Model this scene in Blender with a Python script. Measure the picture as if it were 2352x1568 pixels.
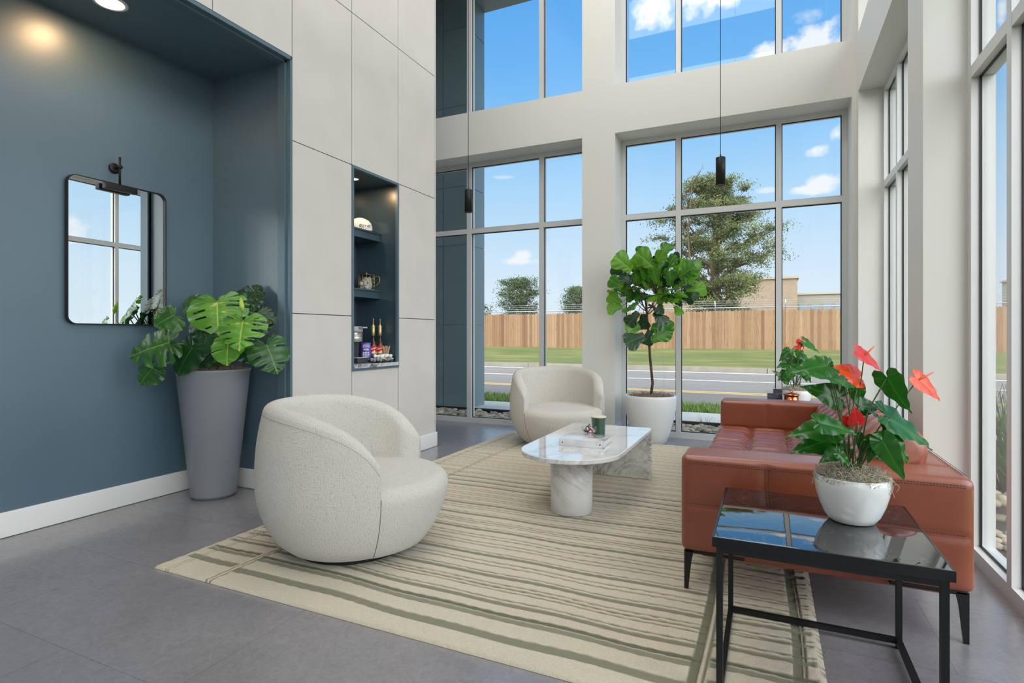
import bpy, bmesh, math, random
from mathutils import Vector, Matrix, noise
import numpy as np
C = bpy.context.scene.collection
R = math.radians
PI = math.pi
random.seed(7)
for o in list(bpy.data.objects): bpy.data.objects.remove(o)

# ------------------------------------------------------------------ camera
CAMH = 1.2; FPX = 1278.6; HY = 768.0
YAW = math.atan(587/1278.6); SY, CY = math.sin(YAW), math.cos(YAW)
cam = bpy.data.cameras.new('camera'); co = bpy.data.objects.new('camera', cam); C.objects.link(co)
co.location = (0, 0, CAMH); co.rotation_euler = (R(90), 0, YAW)
cam.sensor_width = 36; cam.sensor_fit = 'HORIZONTAL'; cam.lens = FPX/2352*36
cam.shift_y = (HY-784)/2352; cam.clip_end = 2000; cam.clip_start = 0.05
bpy.context.scene.camera = co
vs = bpy.context.scene.view_settings
vs.view_transform = 'Standard'; vs.look = 'None'; vs.gamma = 1; vs.use_curve_mapping = False
vs.exposure = 0.08

def ray(x, y):
    u = (x-1176)/FPX; v = (HY-y)/FPX
    return Vector((-SY+CY*u, CY+SY*u, v))
def at(x, y, d):               # world point d metres deep along the pixel's line of sight
    return Vector((0, 0, CAMH)) + ray(x, y)*d

# ------------------------------------------------------------------ sky
def build_world():
    w = bpy.data.worlds.new('sky'); bpy.context.scene.world = w; w.use_nodes = True
    nt = w.node_tree; N = nt.nodes; L = nt.links; N.clear()
    out = N.new('ShaderNodeOutputWorld'); bg = N.new('ShaderNodeBackground'); L.new(bg.outputs[0], out.inputs[0])
    tc = N.new('ShaderNodeTexCoord'); sp = N.new('ShaderNodeSeparateXYZ'); L.new(tc.outputs['Generated'], sp.inputs[0])
    def M(op, a, b=None, c=None, clamp=False):
        n = N.new('ShaderNodeMath'); n.operation = op; n.use_clamp = clamp
        for i, v in enumerate((a, b, c)):
            if v is None: continue
            if isinstance(v, (int, float)): n.inputs[i].default_value = v
            else: L.new(v, n.inputs[i])
        return n.outputs[0]
    el = M('ARCSINE', sp.outputs['Z']); az = M('ARCTAN2', sp.outputs['X'], sp.outputs['Y'])
    ramp = N.new('ShaderNodeValToRGB'); e = ramp.color_ramp.elements
    e[0].position = 0; e[0].color = (0.80, 0.89, 0.98, 1)
    e[1].position = 1; e[1].color = (0.10, 0.36, 0.80, 1)
    for p, c in ((0.105, (0.69, 0.83, 0.98)), (0.257, (0.44, 0.70, 0.98)), (0.36, (0.27, 0.58, 0.97)), (0.47, (0.16, 0.47, 0.93)), (.62, (0.095, 0.38, .86))):
        k = e.new(p); k.color = (*c, 1)
    L.new(M('DIVIDE', el, 0.95, clamp=True), ramp.inputs[0])
    nz = N.new('ShaderNodeTexNoise'); nz.inputs['Scale'].default_value = 20; nz.inputs['Detail'].default_value = 7; nz.inputs['Roughness'].default_value = .6
    L.new(tc.outputs['Generated'], nz.inputs[0])
    nb = M('SUBTRACT', nz.outputs[0], 0.5)
    nz2 = N.new('ShaderNodeTexNoise'); nz2.inputs['Scale'].default_value = 62; nz2.inputs['Detail'].default_value = 5
    L.new(tc.outputs['Generated'], nz2.inputs[0]); nc = M('SUBTRACT', nz2.outputs[0], 0.5)
    nb = M('ADD', M('MULTIPLY', nb, 4.2), M('MULTIPLY', nc, 2.0))
    def dirs(px, py):
        r = ray(px, py).normalized(); return math.atan2(r.x, r.y), math.asin(r.z)
    clouds = [(1500,12,80,60),(1620,-10,130,45),(1845,108,110,34),(1890,90,90,48),(1765,118,70,24),(1868,35,45,22,.55),(1922,308,20,20),(1880,348,32,15),
              (1890,418,45,22),(1872,435,62,14),(1198,588,26,16),(1192,600,40,10),(1760,437,30,7,.6),(1165,407,30,4,.4),(2300,30,14,50),(1130,-60,60,30)]
    mask = None
    for cdef in clouds:
        px, py, hw, hh = cdef[:4]; st = cdef[4] if len(cdef) > 4 else 1
        a0, e0 = dirs(px, py); a1, _ = dirs(px+hw, py); _, e1 = dirs(px, py-hh)
        q = M('ADD', M('POWER', M('DIVIDE', M('SUBTRACT', az, a0), abs(a1-a0)), 2), M('POWER', M('DIVIDE', M('SUBTRACT', el, e0), abs(e1-e0)), 2))
        m = M('MULTIPLY', M('ADD', M('SUBTRACT', 1.0, q), nb), .95, clamp=True)
        m = M('MULTIPLY', m, st)
        mask = m if mask is None else M('MAXIMUM', mask, m)
    # cloud seen by the wall mirror, then an unseen bright sky sector added to light the room
    for (a0, e0, wa, we) in ((1.05, .15, .022, .02),):
        q = M('ADD', M('POWER', M('DIVIDE', M('SUBTRACT', az, a0), wa), 2), M('POWER', M('DIVIDE', M('SUBTRACT', el, e0), we), 2))
        mask = M('MAXIMUM', mask, M('MULTIPLY', M('ADD', M('SUBTRACT', 1.0, q), nb), .9, clamp=True))
    mask = M('SMOOTH_MIN', mask, 1.0, .2)
    mix = N.new('ShaderNodeMixRGB'); L.new(mask, mix.inputs[0]); L.new(ramp.outputs[0], mix.inputs[1]); mix.inputs[2].default_value = (.93, .95, 1.0, 1)
    back = M('MULTIPLY', M('SUBTRACT', M('ABSOLUTE', az), 1.2), 2.5, clamp=True)      # away from the view: sky brightness added as interior fill
    mix2 = N.new('ShaderNodeMixRGB'); L.new(back, mix2.inputs[0]); L.new(mix.outputs[0], mix2.inputs[1]); mix2.inputs[2].default_value = (4.2, 4.3, 4.4, 1)
    below = M('MULTIPLY', M('MULTIPLY', el, -40), 1, clamp=True)
    mix3 = N.new('ShaderNodeMixRGB'); L.new(below, mix3.inputs[0]); L.new(mix2.outputs[0], mix3.inputs[1]); mix3.inputs[2].default_value = (.22, .26, .18, 1)
    L.new(mix3.outputs[0], bg.inputs[0]); bg.inputs[1].default_value = 1.0
build_world()
sd = bpy.data.lights.new('sun', 'SUN'); so = bpy.data.objects.new('sun', sd); C.objects.link(so)
sd.energy = 1.4; sd.angle = R(6); sd.color = (1, .96, .9); so.rotation_euler = (R(38), 0, R(-28))
# unseen fill lights added to brighten the lobby (double-height ceiling, above the frame)
CEIL = 6.9
def ceiling_fill(x, y, sx, sy, e, col=(1, .97, .93)):
    l = bpy.data.lights.new('ceiling_fill', 'AREA'); l.shape = 'RECTANGLE'; l.size = sx; l.size_y = sy; l.energy = e; l.color = col
    o = bpy.data.objects.new('ceiling_fill', l); C.objects.link(o); o.location = (x, y, CEIL-.06); return o
for (x, y) in ((-1.3, -2.5), (-1.3, .6), (-1.3, 3.4), (-1.3, 5.4)): ceiling_fill(x, y, 3.0, 1.2, 50)

# ------------------------------------------------------------------ helpers
def col(r, g, b):
    f = lambda c: (c/255/12.92) if c/255 <= .04045 else ((c/255+.055)/1.055)**2.4
    return (f(r), f(g), f(b), 1)
def mat(name, base, rough=.5, metal=0, **kw):
    m = bpy.data.materials.new(name); m.use_nodes = True; b = m.node_tree.nodes['Principled BSDF']
    b.inputs['Base Color'].default_value = base; b.inputs['Roughness'].default_value = rough; b.inputs['Metallic'].default_value = metal
    for k, v in kw.items(): b.inputs[k.replace('_', ' ')].default_value = v
    return m
class NT:
    def __init__(s, m): s.m = m; s.t = m.node_tree; s.N = s.t.nodes; s.L = s.t.links; s.b = s.N['Principled BSDF']
    def new(s, t, **kw):
        n = s.N.new('ShaderNode'+t)
        for k, v in kw.items():
            if k in n.inputs: n.inputs[k].default_value = v
            else: setattr(n, k, v)
        return n
    def coord(s, scale=(1, 1, 1), kind='Object'):
        t = s.new('TexCoord'); mp = s.new('Mapping'); mp.inputs['Scale'].default_value = scale; s.L.new(t.outputs[kind], mp.inputs[0]); return mp.outputs[0]
    def noise(s, vec, scale, detail=4, rough=.5, dist=0):
        n = s.new('TexNoise'); n.inputs['Scale'].default_value = scale; n.inputs['Detail'].default_value = detail
        n.inputs['Roughness'].default_value = rough; n.inputs['Distortion'].default_value = dist; s.L.new(vec, n.inputs[0]); return n.outputs[0]
    def ramp(s, fac, stops):
        r = s.new('ValToRGB'); e = r.color_ramp.elements
        e[0].position, e[0].color = stops[0][0], stops[0][1]; e[1].position, e[1].color = stops[-1][0], stops[-1][1]
        for p, c in stops[1:-1]: k = e.new(p); k.color = c
        s.L.new(fac, r.inputs[0]); return r.outputs[0]
    def mix(s, fac, a, b):
        n = s.new('MixRGB')
        for i, v in enumerate((fac, a, b)):
            if isinstance(v, (int, float, tuple)): n.inputs[i].default_value = v
            else: s.L.new(v, n.inputs[i])
        return n.outputs[0]
    def math(s, op, a, b=0, clamp=False):
        n = s.new('Math'); n.operation = op; n.use_clamp = clamp
        for i, v in enumerate((a, b)):
            if isinstance(v, (int, float)): n.inputs[i].default_value = v
            else: s.L.new(v, n.inputs[i])
        return n.outputs[0]
    def base(s, x): s.L.new(x, s.b.inputs['Base Color'])
    def bump(s, h, strength=.3, dist=.01):
        n = s.new('Bump'); n.inputs['Strength'].default_value = strength; n.inputs['Distance'].default_value = dist
        s.L.new(h, n.inputs['Height']); s.L.new(n.outputs[0], s.b.inputs['Normal'])

class MB:
    """collects shapes; build() links them as one mesh object"""
    def __init__(s): s.v = []; s.f = []; s.smooth = []
    def add(s, vs_, fs, smooth=False, M=None):
        k = len(s.v)
        s.v += [tuple(M @ Vector(p)) if M is not None else tuple(p) for p in vs_]
        s.f += [tuple(i+k for i in f) for f in fs]; s.smooth += [smooth]*len(fs); return s
    def box(s, x0, x1, y0, y1, z0, z1, M=None):
        p = [(x, y, z) for z in (z0, z1) for y in (y0, y1) for x in (x0, x1)]
        return s.add(p, [(0,2,3,1),(4,5,7,6),(0,1,5,4),(2,6,7,3),(0,4,6,2),(1,3,7,5)], False, M)
    def rbox(s, x0, x1, y0, y1, z0, z1, r=.01, n=8, fn=None, M=None, nn=None):
        """rounded box from gridded faces, optional displacement fn(p, normal) -> offset"""
        lo = Vector((x0, y0, z0)); hi = Vector((x1, y1, z1)); r = min(r, min(hi-lo)/2*.999)
        il = lo+Vector((r, r, r)); ih = hi-Vector((r, r, r)); nx, ny, nz = nn or (n, n, n)
        def lin(a, b, k):
            e = [a, a+r*.15, a+r*.35, a+r*.62, a+r]; mid = [a+r+(b-a-2*r)*i/k for i in range(1, k)]
            return e+mid+[b-r, b-r*.62, b-r*.35, b-r*.15, b]
        ax = [lin(x0, x1, nx), lin(y0, y1, ny), lin(z0, z1, nz)]
        vid = {}; V = []; F = []
        def vert(p):
            key = tuple(round(c, 6) for c in p)
            if key not in vid:
                q = Vector(p); cl = Vector([min(max(q[i], il[i]), ih[i]) for i in range(3)]); d = q-cl
                nrm = d.normalized() if d.length > 1e-9 else Vector((0, 0, 1)); q = cl+nrm*r
                if fn: q = q+nrm*fn(q, nrm)
                vid[key] = len(V); V.append(tuple(q))
            return vid[key]
        for a in range(3):
            b, c = (a+1) % 3, (a+2) % 3
            for side in (0, 1):
                val = (lo, hi)[side][a]
                for i in range(len(ax[b])-1):
                    for j in range(len(ax[c])-1):
                        q = []
                        for (u, w) in ((i, j), (i+1, j), (i+1, j+1), (i, j+1)):
                            p = [0, 0, 0]; p[a] = val; p[b] = ax[b][u]; p[c] = ax[c][w]; q.append(vert(p))
                        if not side: q.reverse()
                        F.append(tuple(q))
        return s.add(V, F, True, M)
    def lathe(s, prof, n=32, M=None, smooth=True, cx=0, cy=0, cap=True):
        V = []; F = []
        for (r, z) in prof:
            for i in range(n):
                a = 2*PI*i/n; V.append((cx+r*math.cos(a), cy+r*math.sin(a), z))
        for j in range(len(prof)-1):
            for i in range(n):
                k = (i+1) % n; F.append((j*n+i, j*n+k, (j+1)*n+k, (j+1)*n+i))
        if cap:
            if prof[0][0] > 1e-4: F.append(tuple(range(n-1, -1, -1)))
            if prof[-1][0] > 1e-4: F.append(tuple((len(prof)-1)*n+i for i in range(n)))
        return s.add(V, F, smooth, M)
    def cyl(s, cx, cy, z0, z1, r, n=24, M=None): return s.lathe([(r, z0), (r, z1)], n, M, False, cx, cy)
    def tube(s, pts, r, n=8, M=None):
        pts = [Vector(p) for p in pts]; rs = r if isinstance(r, (list, tuple)) else [r]*len(pts); V = []; F = []
        up = Vector((0, 0, 1)); prev = None
        for i, p in enumerate(pts):
            t = (pts[min(i+1, len(pts)-1)]-pts[max(i-1, 0)])
            t = t.normalized() if t.length > 1e-9 else up
            if prev is None: a = t.cross(up if abs(t.z) < .95 else Vector((1, 0, 0))).normalized()
            else: a = (prev-t*prev.dot(t)); a = a.normalized() if a.length > 1e-6 else t.orthogonal().normalized()
            prev = a; b = t.cross(a)
            for k in range(n):
                th = 2*PI*k/n; V.append(tuple(p+(a*math.cos(th)+b*math.sin(th))*rs[i]))
        for j in range(len(pts)-1):
            for i in range(n):
                k = (i+1) % n; F.append((j*n+i, j*n+k, (j+1)*n+k, (j+1)*n+i))
        F.append(tuple(range(n-1, -1, -1))); F.append(tuple((len(pts)-1)*n+i for i in range(n)))
        return s.add(V, F, True, M)
    def build(s, name, m, parent=None, attr=None):
        me = bpy.data.meshes.new(name); me.from_pydata(s.v, [], s.f)
        me.polygons.foreach_set('use_smooth', s.smooth); me.materials.append(m)
        if attr:
            a = me.attributes.new('mask', 'FLOAT', 'POINT'); a.data.foreach_set('value', attr)
        me.update(); o = bpy.data.objects.new(name, me); C.objects.link(o)
        if parent: o.parent = parent
        return o
def sphere(mb, c, r, nu=12, nv=8, sc=(1, 1, 1), M=None):
    prof = [(r*math.sin(PI*j/nv)+1e-5, -r*math.cos(PI*j/nv)) for j in range(nv+1)]
    T = Matrix.Translation(c) @ Matrix.Diagonal((*sc, 1)); T = M @ T if M is not None else T
    mb.lathe(prof, nu, T, True, cap=False)
def empty(name, loc=(0, 0, 0), rz=0):
    o = bpy.data.objects.new(name, None); C.objects.link(o); o.location = loc; o.rotation_euler = (0, 0, rz); o.empty_display_size = .05; return o
def tag(o, label, cat, group=None, kind=None):
    o['label'] = label; o['category'] = cat
    if group: o['group'] = group
    if kind: o['kind'] = kind
    return o
def struct(o, label=None, cat=None):
    o['kind'] = 'structure'
    if label: o['label'] = label
    if cat: o['category'] = cat
    return o
def copy_tree(o, parent=None):
    c = o.copy(); C.objects.link(c); c.parent = parent
    for ch in o.children: copy_tree(ch, c)
    return c
def text(body, size, m, parent, M, depth=.0006, name='lettering', font_w=1.0, bold=0):
    cu = bpy.data.curves.new('t', 'FONT'); cu.body = body; cu.size = size; cu.extrude = depth; cu.align_x = 'CENTER'; cu.align_y = 'CENTER'; cu.offset = bold
    t = bpy.data.objects.new('t', cu); C.objects.link(t); bpy.context.view_layer.update()
    me = bpy.data.meshes.new_from_object(t.evaluated_get(bpy.context.evaluated_depsgraph_get()))
    bpy.data.objects.remove(t); me.transform(M @ Matrix.Diagonal((font_w, 1, 1, 1))); me.materials.clear(); me.materials.append(m)
    o = bpy.data.objects.new(name, me); C.objects.link(o); o.parent = parent; return o
def frame_m(origin, xdir, ydir):
    x = Vector(xdir).normalized(); y = (Vector(ydir)-x*Vector(ydir).dot(x)).normalized(); z = x.cross(y)
    m = Matrix((x, y, z)).transposed().to_4x4(); m.translation = origin; return m

# ------------------------------------------------------------------ materials
m_white = mat('white wall paint', col(222, 221, 216), .55)
def m_noise(name, a, b, scale, rough=.5, bump=0, detail=4, bscale=None, coord='Object', sc=(1, 1, 1), **kw):
    m = mat(name, a, rough, **kw); t = NT(m); v = t.coord(sc, coord); n = t.noise(v, scale, detail)
    t.base(t.ramp(n, [(.3, a), (.7, b)]))
    if bump: t.bump(t.noise(v, bscale or scale*4, detail), bump)
    return m
m_blue = m_noise('satin blue paint', col(74, 99, 116), col(80, 106, 122), 1.2, .38, .015, bscale=60, IOR=2.0)
m_panel = m_noise('grey stone panel', col(208, 203, 198), col(201, 196, 191), 3, .5, .02, bscale=40)
m_joint = mat('panel joint', col(120, 116, 108), .8)
m_base = mat('white baseboard', col(228, 228, 226), .4)
m_alu = mat('silver grey anodised frame', col(212, 213, 213), .38, .05)
m_gasket = mat('black gasket', col(22, 24, 28), .5)
m_black = mat('black powder coat', col(18, 20, 23), .38)
m_blackmat = mat('matt black metal', col(30, 30, 32), .45, .3)
def floor_mat():
    m = mat('grey stone-look floor tile', col(112, 110, 116), .38, IOR=1.75); t = NT(m); v = t.coord()
    n = t.noise(v, 2.2, 8, .65, .6); n2 = t.noise(v, 26, 5, .7, 1.5)
    c = t.ramp(n, [(.3, col(126, 123, 127)), (.7, col(144, 141, 145))]); c2 = t.ramp(n2, [(.35, col(114, 111, 115)), (.6, col(150, 147, 151))])
    c = t.mix(.3, c, c2)
    br = t.new('TexBrick'); br.offset = .5; br.inputs['Scale'].default_value = 1; br.inputs['Mortar Size'].default_value = .0022; br.inputs['Brick Width'].default_value = 1.22; br.inputs['Row Height'].default_value = .61
    br.inputs['Mortar Smooth'].default_value = .3
    br.inputs['Color1'].default_value = (1, 1, 1, 1); br.inputs['Color2'].default_value = (.97, .97, .97, 1); br.inputs['Mortar'].default_value = (.72, .72, .72, 1)
    t.L.new(v, br.inputs[0]); mm = t.new('MixRGB'); mm.blend_type = 'MULTIPLY'; mm.inputs[0].default_value = 1; t.L.new(c, mm.inputs[1]); t.L.new(br.outputs[0], mm.inputs[2]); t.base(mm.outputs[0])
    t.L.new(t.math('ADD', t.math('MULTIPLY', n2, .12), .17), t.b.inputs['Roughness']); t.bump(n2, .04); return m
m_floor = floor_mat()
def glass_mat(name, tint=(.975, .99, .985), ior=1.45):
    m = bpy.data.materials.new(name); m.use_nodes = True; t = m.node_tree; N = t.nodes; L = t.links; N.clear()
    o = N.new('ShaderNodeOutputMaterial'); mx = N.new('ShaderNodeMixShader'); tr = N.new('ShaderNodeBsdfTransparent'); gl = N.new('ShaderNodeBsdfGlossy'); ge = N.new('ShaderNodeNewGeometry')
    tr.inputs[0].default_value = (*tint, 1); gl.inputs['Roughness'].default_value = .0
    def M(op, a, b):
        n = N.new('ShaderNodeMath'); n.operation = op
        for i, v in enumerate((a, b)):
            if isinstance(v, (int, float)): n.inputs[i].default_value = v
            else: L.new(v, n.inputs[i])
        return n.outputs[0]
    dt = N.new('ShaderNodeVectorMath'); dt.operation = 'DOT_PRODUCT'; L.new(ge.outputs['Normal'], dt.inputs[0]); L.new(ge.outputs['Incoming'], dt.inputs[1])
    fac = M('ADD', M('MULTIPLY', M('POWER', M('SUBTRACT', 1, M('ABSOLUTE', dt.outputs['Value'], 0)), 5), .7), ((ior-1)/(ior+1))**2*.8)
    L.new(fac, mx.inputs[0]); L.new(tr.outputs[0], mx.inputs[1]); L.new(gl.outputs[0], mx.inputs[2]); L.new(mx.outputs[0], o.inputs[0]); return m
m_glass = glass_mat('window glass'); m_clear = glass_mat('clear glass', (.96, .97, .97), 1.5)
def marble(name, base=(236, 236, 235), vein=(120, 122, 128), rough=.08, scale=1.5, amt=1.0, seed=0, fine=.4):
    m = mat(name, col(*base), rough, Coat_Weight=.8, Coat_Roughness=.04, Coat_IOR=1.7); t = NT(m); v = t.coord(); mp = t.new('Mapping'); mp.inputs['Location'].default_value = (seed, seed*2.3, seed); mp.inputs['Rotation'].default_value = (.4, .3, .6); t.L.new(v, mp.inputs[0]); v = mp.outputs[0]
    n = t.noise(v, scale, 9, .62, 1.6); a = t.math('ABSOLUTE', t.math('SUBTRACT', n, .5))
    vn = t.ramp(a, [(0, (1, 1, 1, 1)), (.012, (.55, .55, .55, 1)), (.05, (0, 0, 0, 1))])
    msk = t.ramp(t.noise(v, scale*.9, 3), [(.45, (0, 0, 0, 1)), (.62, (1, 1, 1, 1))])
    n2 = t.noise(v, scale*3.2, 9, .7, 1.2); a2 = t.math('ABSOLUTE', t.math('SUBTRACT', n2, .5)); v2 = t.math('MULTIPLY', t.ramp(a2, [(0, (1, 1, 1, 1)), (.03, (0, 0, 0, 1))]), fine)
    f = t.math('MULTIPLY', t.math('ADD', t.math('MULTIPLY', vn, msk), t.math('MULTIPLY', v2, msk)), amt, clamp=True)
    cl = t.ramp(t.noise(v, scale*1.3, 4), [(.35, col(*base)), (.75, col(base[0]-18, base[1]-18, base[2]-16))])
    t.base(t.mix(f, cl, col(*vein))); return m
m_marble = marble('white marble', (238, 238, 237), (150, 150, 152), scale=1.1, amt=.55, fine=.25)
m_marble5 = marble('honed white marble', (234, 233, 230), (128, 128, 132), .3, 1.5, .8, 7.3, .3)
m_marble5.node_tree.nodes['Principled BSDF'].inputs['Coat Weight'].default_value = 0
m_marble2 = marble('grey patched marble', (232, 229, 220), (118, 120, 122), .3, 2.0, .85, 3.4, .8)
m_marble2.node_tree.nodes['Principled BSDF'].inputs['Coat Weight'].default_value = .1
m_marble3 = marble('veined marble print', (228, 228, 230), (70, 74, 84), .3, 6, 1.3, 1.2, .6)
m_marble4 = marble('grey marble counter', (205, 207, 212), (80, 84, 96), .2, 5, 1.2, 5.2, .9)
def boucle():
    m = mat('cream boucle', col(226, 221, 209), .95, Sheen_Weight=.35); t = NT(m); v = t.coord()
    n = t.noise(v, 165, 5, .75); w1 = t.new('TexWave', bands_direction='Z'); w1.inputs['Scale'].default_value = 55; w1.inputs['Distortion'].default_value = 2.5; w1.inputs['Detail'].default_value = 3; w1.inputs['Detail Scale'].default_value = 3; t.L.new(v, w1.inputs[0])
    n2 = t.noise(t.coord((1, 1, .4)), 130, 3, .6)
    h = t.math('ADD', t.math('ADD', t.math('MULTIPLY', w1.outputs['Fac'], .12), n), n2)
    t.base(t.ramp(h, [(.80, col(172, 165, 150)), (1.02, col(222, 217, 207)), (1.4, col(245, 242, 237))])); t.bump(h, .75, .012); return m
m_boucle = boucle()
def leather():
    m = mat('cognac leather', col(138, 67, 38), .38, Coat_Weight=.6, Coat_Roughness=.3, Coat_IOR=1.7); t = NT(m); v = t.coord()
    vo = t.new('TexVoronoi'); vo.inputs['Scale'].default_value = 330; t.L.new(v, vo.inputs[0])
    n = t.noise(v, 5, 5); t.base(t.ramp(n, [(.3, col(130, 61, 34)), (.7, col(144, 71, 43))]))
    t.bump(t.math('ADD', t.math('MULTIPLY', vo.outputs['Distance'], .5), t.math('MULTIPLY', t.noise(v, 40, 5), .6)), .12, .004); return m
m_leather = leather(); m_thread = mat('dark stitching', col(88, 40, 28), .7)
def leaf_mat(name, a, b, vein, rough=.32, trans=.25):
    m = mat(name, a, rough); t = NT(m); at_ = t.new('Attribute'); at_.attribute_name = 'mask'; v = t.coord()
    c = t.ramp(t.noise(v, 7, 4), [(.35, a), (.65, b)]); f = t.ramp(at_.outputs['Fac'], [(0, (1, 1, 1, 1)), (.012, (.6, .6, .6, 1)), (.03, (0, 0, 0, 1))]); cc = t.mix(f, c, vein); t.base(cc)
    t.b.inputs['Coat Weight'].default_value = .3; t.b.inputs['Coat Roughness'].default_value = .18
    o = t.N['Material Output']; tl = t.new('BsdfTranslucent'); t.L.new(cc, tl.inputs[0]); mx = t.new('MixShader'); mx.inputs[0].default_value = trans
    t.L.new(t.b.outputs[0], mx.inputs[1]); t.L.new(tl.outputs[0], mx.inputs[2]); t.L.new(mx.outputs[0], o.inputs[0]); return m
m_leafA = leaf_mat('deep green leaf', col(36, 84, 30), col(52, 106, 38), col(110, 150, 70))
m_leafB = leaf_mat('bright green leaf', col(84, 142, 44), col(104, 164, 58), col(190, 215, 90))
m_leafC = leaf_mat('dark green leaf', col(22, 60, 30), col(34, 76, 36), col(70, 110, 60))
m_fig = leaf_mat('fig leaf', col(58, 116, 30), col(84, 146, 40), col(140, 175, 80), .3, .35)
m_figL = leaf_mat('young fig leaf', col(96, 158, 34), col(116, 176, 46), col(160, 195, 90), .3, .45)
m_anth = leaf_mat('anthurium leaf', col(30, 92, 22), col(42, 112, 26), col(66, 132, 44), .25, .3)
m_spR = leaf_mat('coral red spathe', col(214, 44, 20), col(222, 58, 30), col(224, 80, 50), .35, .12)
m_spO = leaf_mat('orange spathe', col(232, 84, 0), col(226, 60, 4), col(232, 100, 20), .35, .12)
m_spRd = leaf_mat('red spathe', col(196, 18, 16), col(206, 28, 26), col(216, 60, 50), .35, .12)
m_stem = mat('green stem', col(92, 128, 58), .45); m_stemd = mat('olive stem', col(70, 92, 48), .5); m_spadix = mat('orange spadix', col(226, 112, 62), .5)
m_bark = m_noise('brown bark', col(70, 54, 42), col(96, 78, 60), 30, .9, .4)
m_moss = m_noise('grey moss', col(170, 162, 142), col(208, 200, 180), 60, .95)
m_mosst = m_noise('taupe moss', col(140, 118, 100), col(176, 156, 138), 60, .95)
m_soil = mat('potting soil', col(70, 58, 48), .95)
m_ceramic = mat('white ceramic glaze', col(226, 229, 230), .18, Coat_Weight=.4)
m_resin = mat('white resin', col(222, 224, 226), .35)
m_greypot = m_noise('blue grey resin', col(130, 135, 141), col(138, 142, 148), 3, .42)
m_copper = mat('polished copper', col(214, 128, 92), .15, 1)
m_gold = mat('gold metal', col(226, 200, 134), .42, .75)
m_chrome = mat('polished metal', col(200, 202, 205), .12, 1)
m_steel = mat('brushed steel', col(196, 194, 188), .3, .8)
m_plas = mat('dark grey plastic', col(52, 53, 58), .45); m_plasw = mat('white plastic', col(232, 232, 232), .35); m_greyp = mat('light grey plastic', col(176, 178, 182), .35)
m_paperw = mat('white paper', col(236, 234, 230), .7)
m_wood = mat('pale wood', col(208, 178, 142), .7)
m_red = mat('red label', col(196, 30, 28), .4); m_yel = mat('yellow label', col(232, 176, 40), .4); m_lblue = mat('blue label', col(60, 96, 122), .4); m_purple = mat('purple pouch', col(92, 72, 170), .35)
m_amber = mat('dark syrup glass', col(46, 30, 20), .08, Coat_Weight=.5)
m_greencup = mat('dark green glazed', col(22, 74, 44), .15, Coat_Weight=.5); m_cream = mat('cream wax', col(226, 214, 190), .5)
def lit(name, c, s):
    m = bpy.data.materials.new(name); m.use_nodes = True; b = m.node_tree.nodes['Principled BSDF']; b.inputs['Emission Color'].default_value = c; b.inputs['Emission Strength'].default_value = s; b.inputs['Base Color'].default_value = c; return m
m_lamp = lit('warm lamp lens', (1, .80, .56, 1), 6)
m_lampdim = lit('pendant lamp lens', (1, .55, .35, 1), 1.2)

# ------------------------------------------------------------------ room shell
struct(MB().box(-7.5, 1.14, -5.2, 6.8, -.12, 0).build('floor', m_floor))
struct(MB().box(-7.5, 1.2, -5.2, 6.85, CEIL, CEIL+.1).build('ceiling', m_white))
XP = -3.25; YE = 5.09; XA = -4.1; YA = 3.1; ZA = 3.26
# panelled wall: slabs 0.66 wide with open joints, in front of a darker backing
mb = MB(); g = .0035
zj = [.0, 1.36, 2.66, 3.97, 5.28, 6.59, CEIL]
def slab(y0, y1, z0, z1): mb.box(XP-.02, XP, y0+g, y1-g, z0+g, z1-g)
slab(3.115, 3.776, 0, 1.36); slab(3.115, 3.776, 1.36, 2.66)
slab(3.776, 4.436, 0, .885)
slab(4.44, YE, 0, 1.36); slab(4.44, YE, 1.36, 2.66)
for k in range(3): 
    y = 3.115+.66*k
    for i in range(2, 6): slab(y, min(y+.66, YE), zj[i], zj[i+1])
y = 3.115
while y > -5:
    slab(y-.66, y, 3.285, 3.97)
    for i in range(3, 6): slab(y-.66, y, zj[i], zj[i+1])
    y -= .66
struct(mb.build('wall_left', m_panel))
mb = MB()
N0, N1, NZ0, NZ1, ND = 3.785, 4.43, .90, 2.65, .5
XB = XP-.0205
mb.box(XB-.08, XB, YA+.0, N0-.01, 0, CEIL); mb.box(XB-.08, XB, N1+.01, YE-.002, 0, CEIL)
mb.box(XB-.08, XB, N0-.01, N1+.01, 0, NZ0-.01); mb.box(XB-.08, XB, N0-.01, N1+.01, NZ1+.01, CEIL)
mb.box(XB-.08, XB, -5.2, YA, ZA+.02, CEIL)
struct(mb.build('wall_left_backing', m_joint))
mb = MB(); mb.box(-7.5, XP-.0, YE, YE+.02, 0, CEIL)
struct(mb.build('wall_end', m_panel))
# blue alcove
struct(MB().box(XA-.1, XA, -5.2, YA+.1, 0, ZA+.1).build('wall_alcove_back', m_blue))
struct(MB().box(XA, XP-.101, YA, YA+.1, 0, ZA+.1).build('wall_alcove_side', m_blue))
struct(MB().box(XA, XP-.101, -5.2, YA, ZA, ZA+.1).build('wall_alcove_top', m_blue))
m_trimblue = mat('blue metal trim', col(92, 114, 127), .35, .2)
mb = MB()
mb.box(XP-.1, XP+.004, YA, YA+.012, 0, ZA+.02); mb.box(XP-.06, XP+.010, YA-.014, YA, 0, ZA); mb.box(XP-.1, XP-.03, YA-.03, YA-.014, 0, ZA)
mb.box(XP-.1, XP+.004, -5.2, YA+.012, ZA+.008, ZA+.022); mb.box(XP-.06, XP+.010, -5.2, YA, ZA-.008, ZA+.008); mb.box(XP-.1, XP-.03, -5.2, YA-.014, ZA-.024, ZA-.008)
struct(mb.build('trim_1', m_trimblue))
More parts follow.
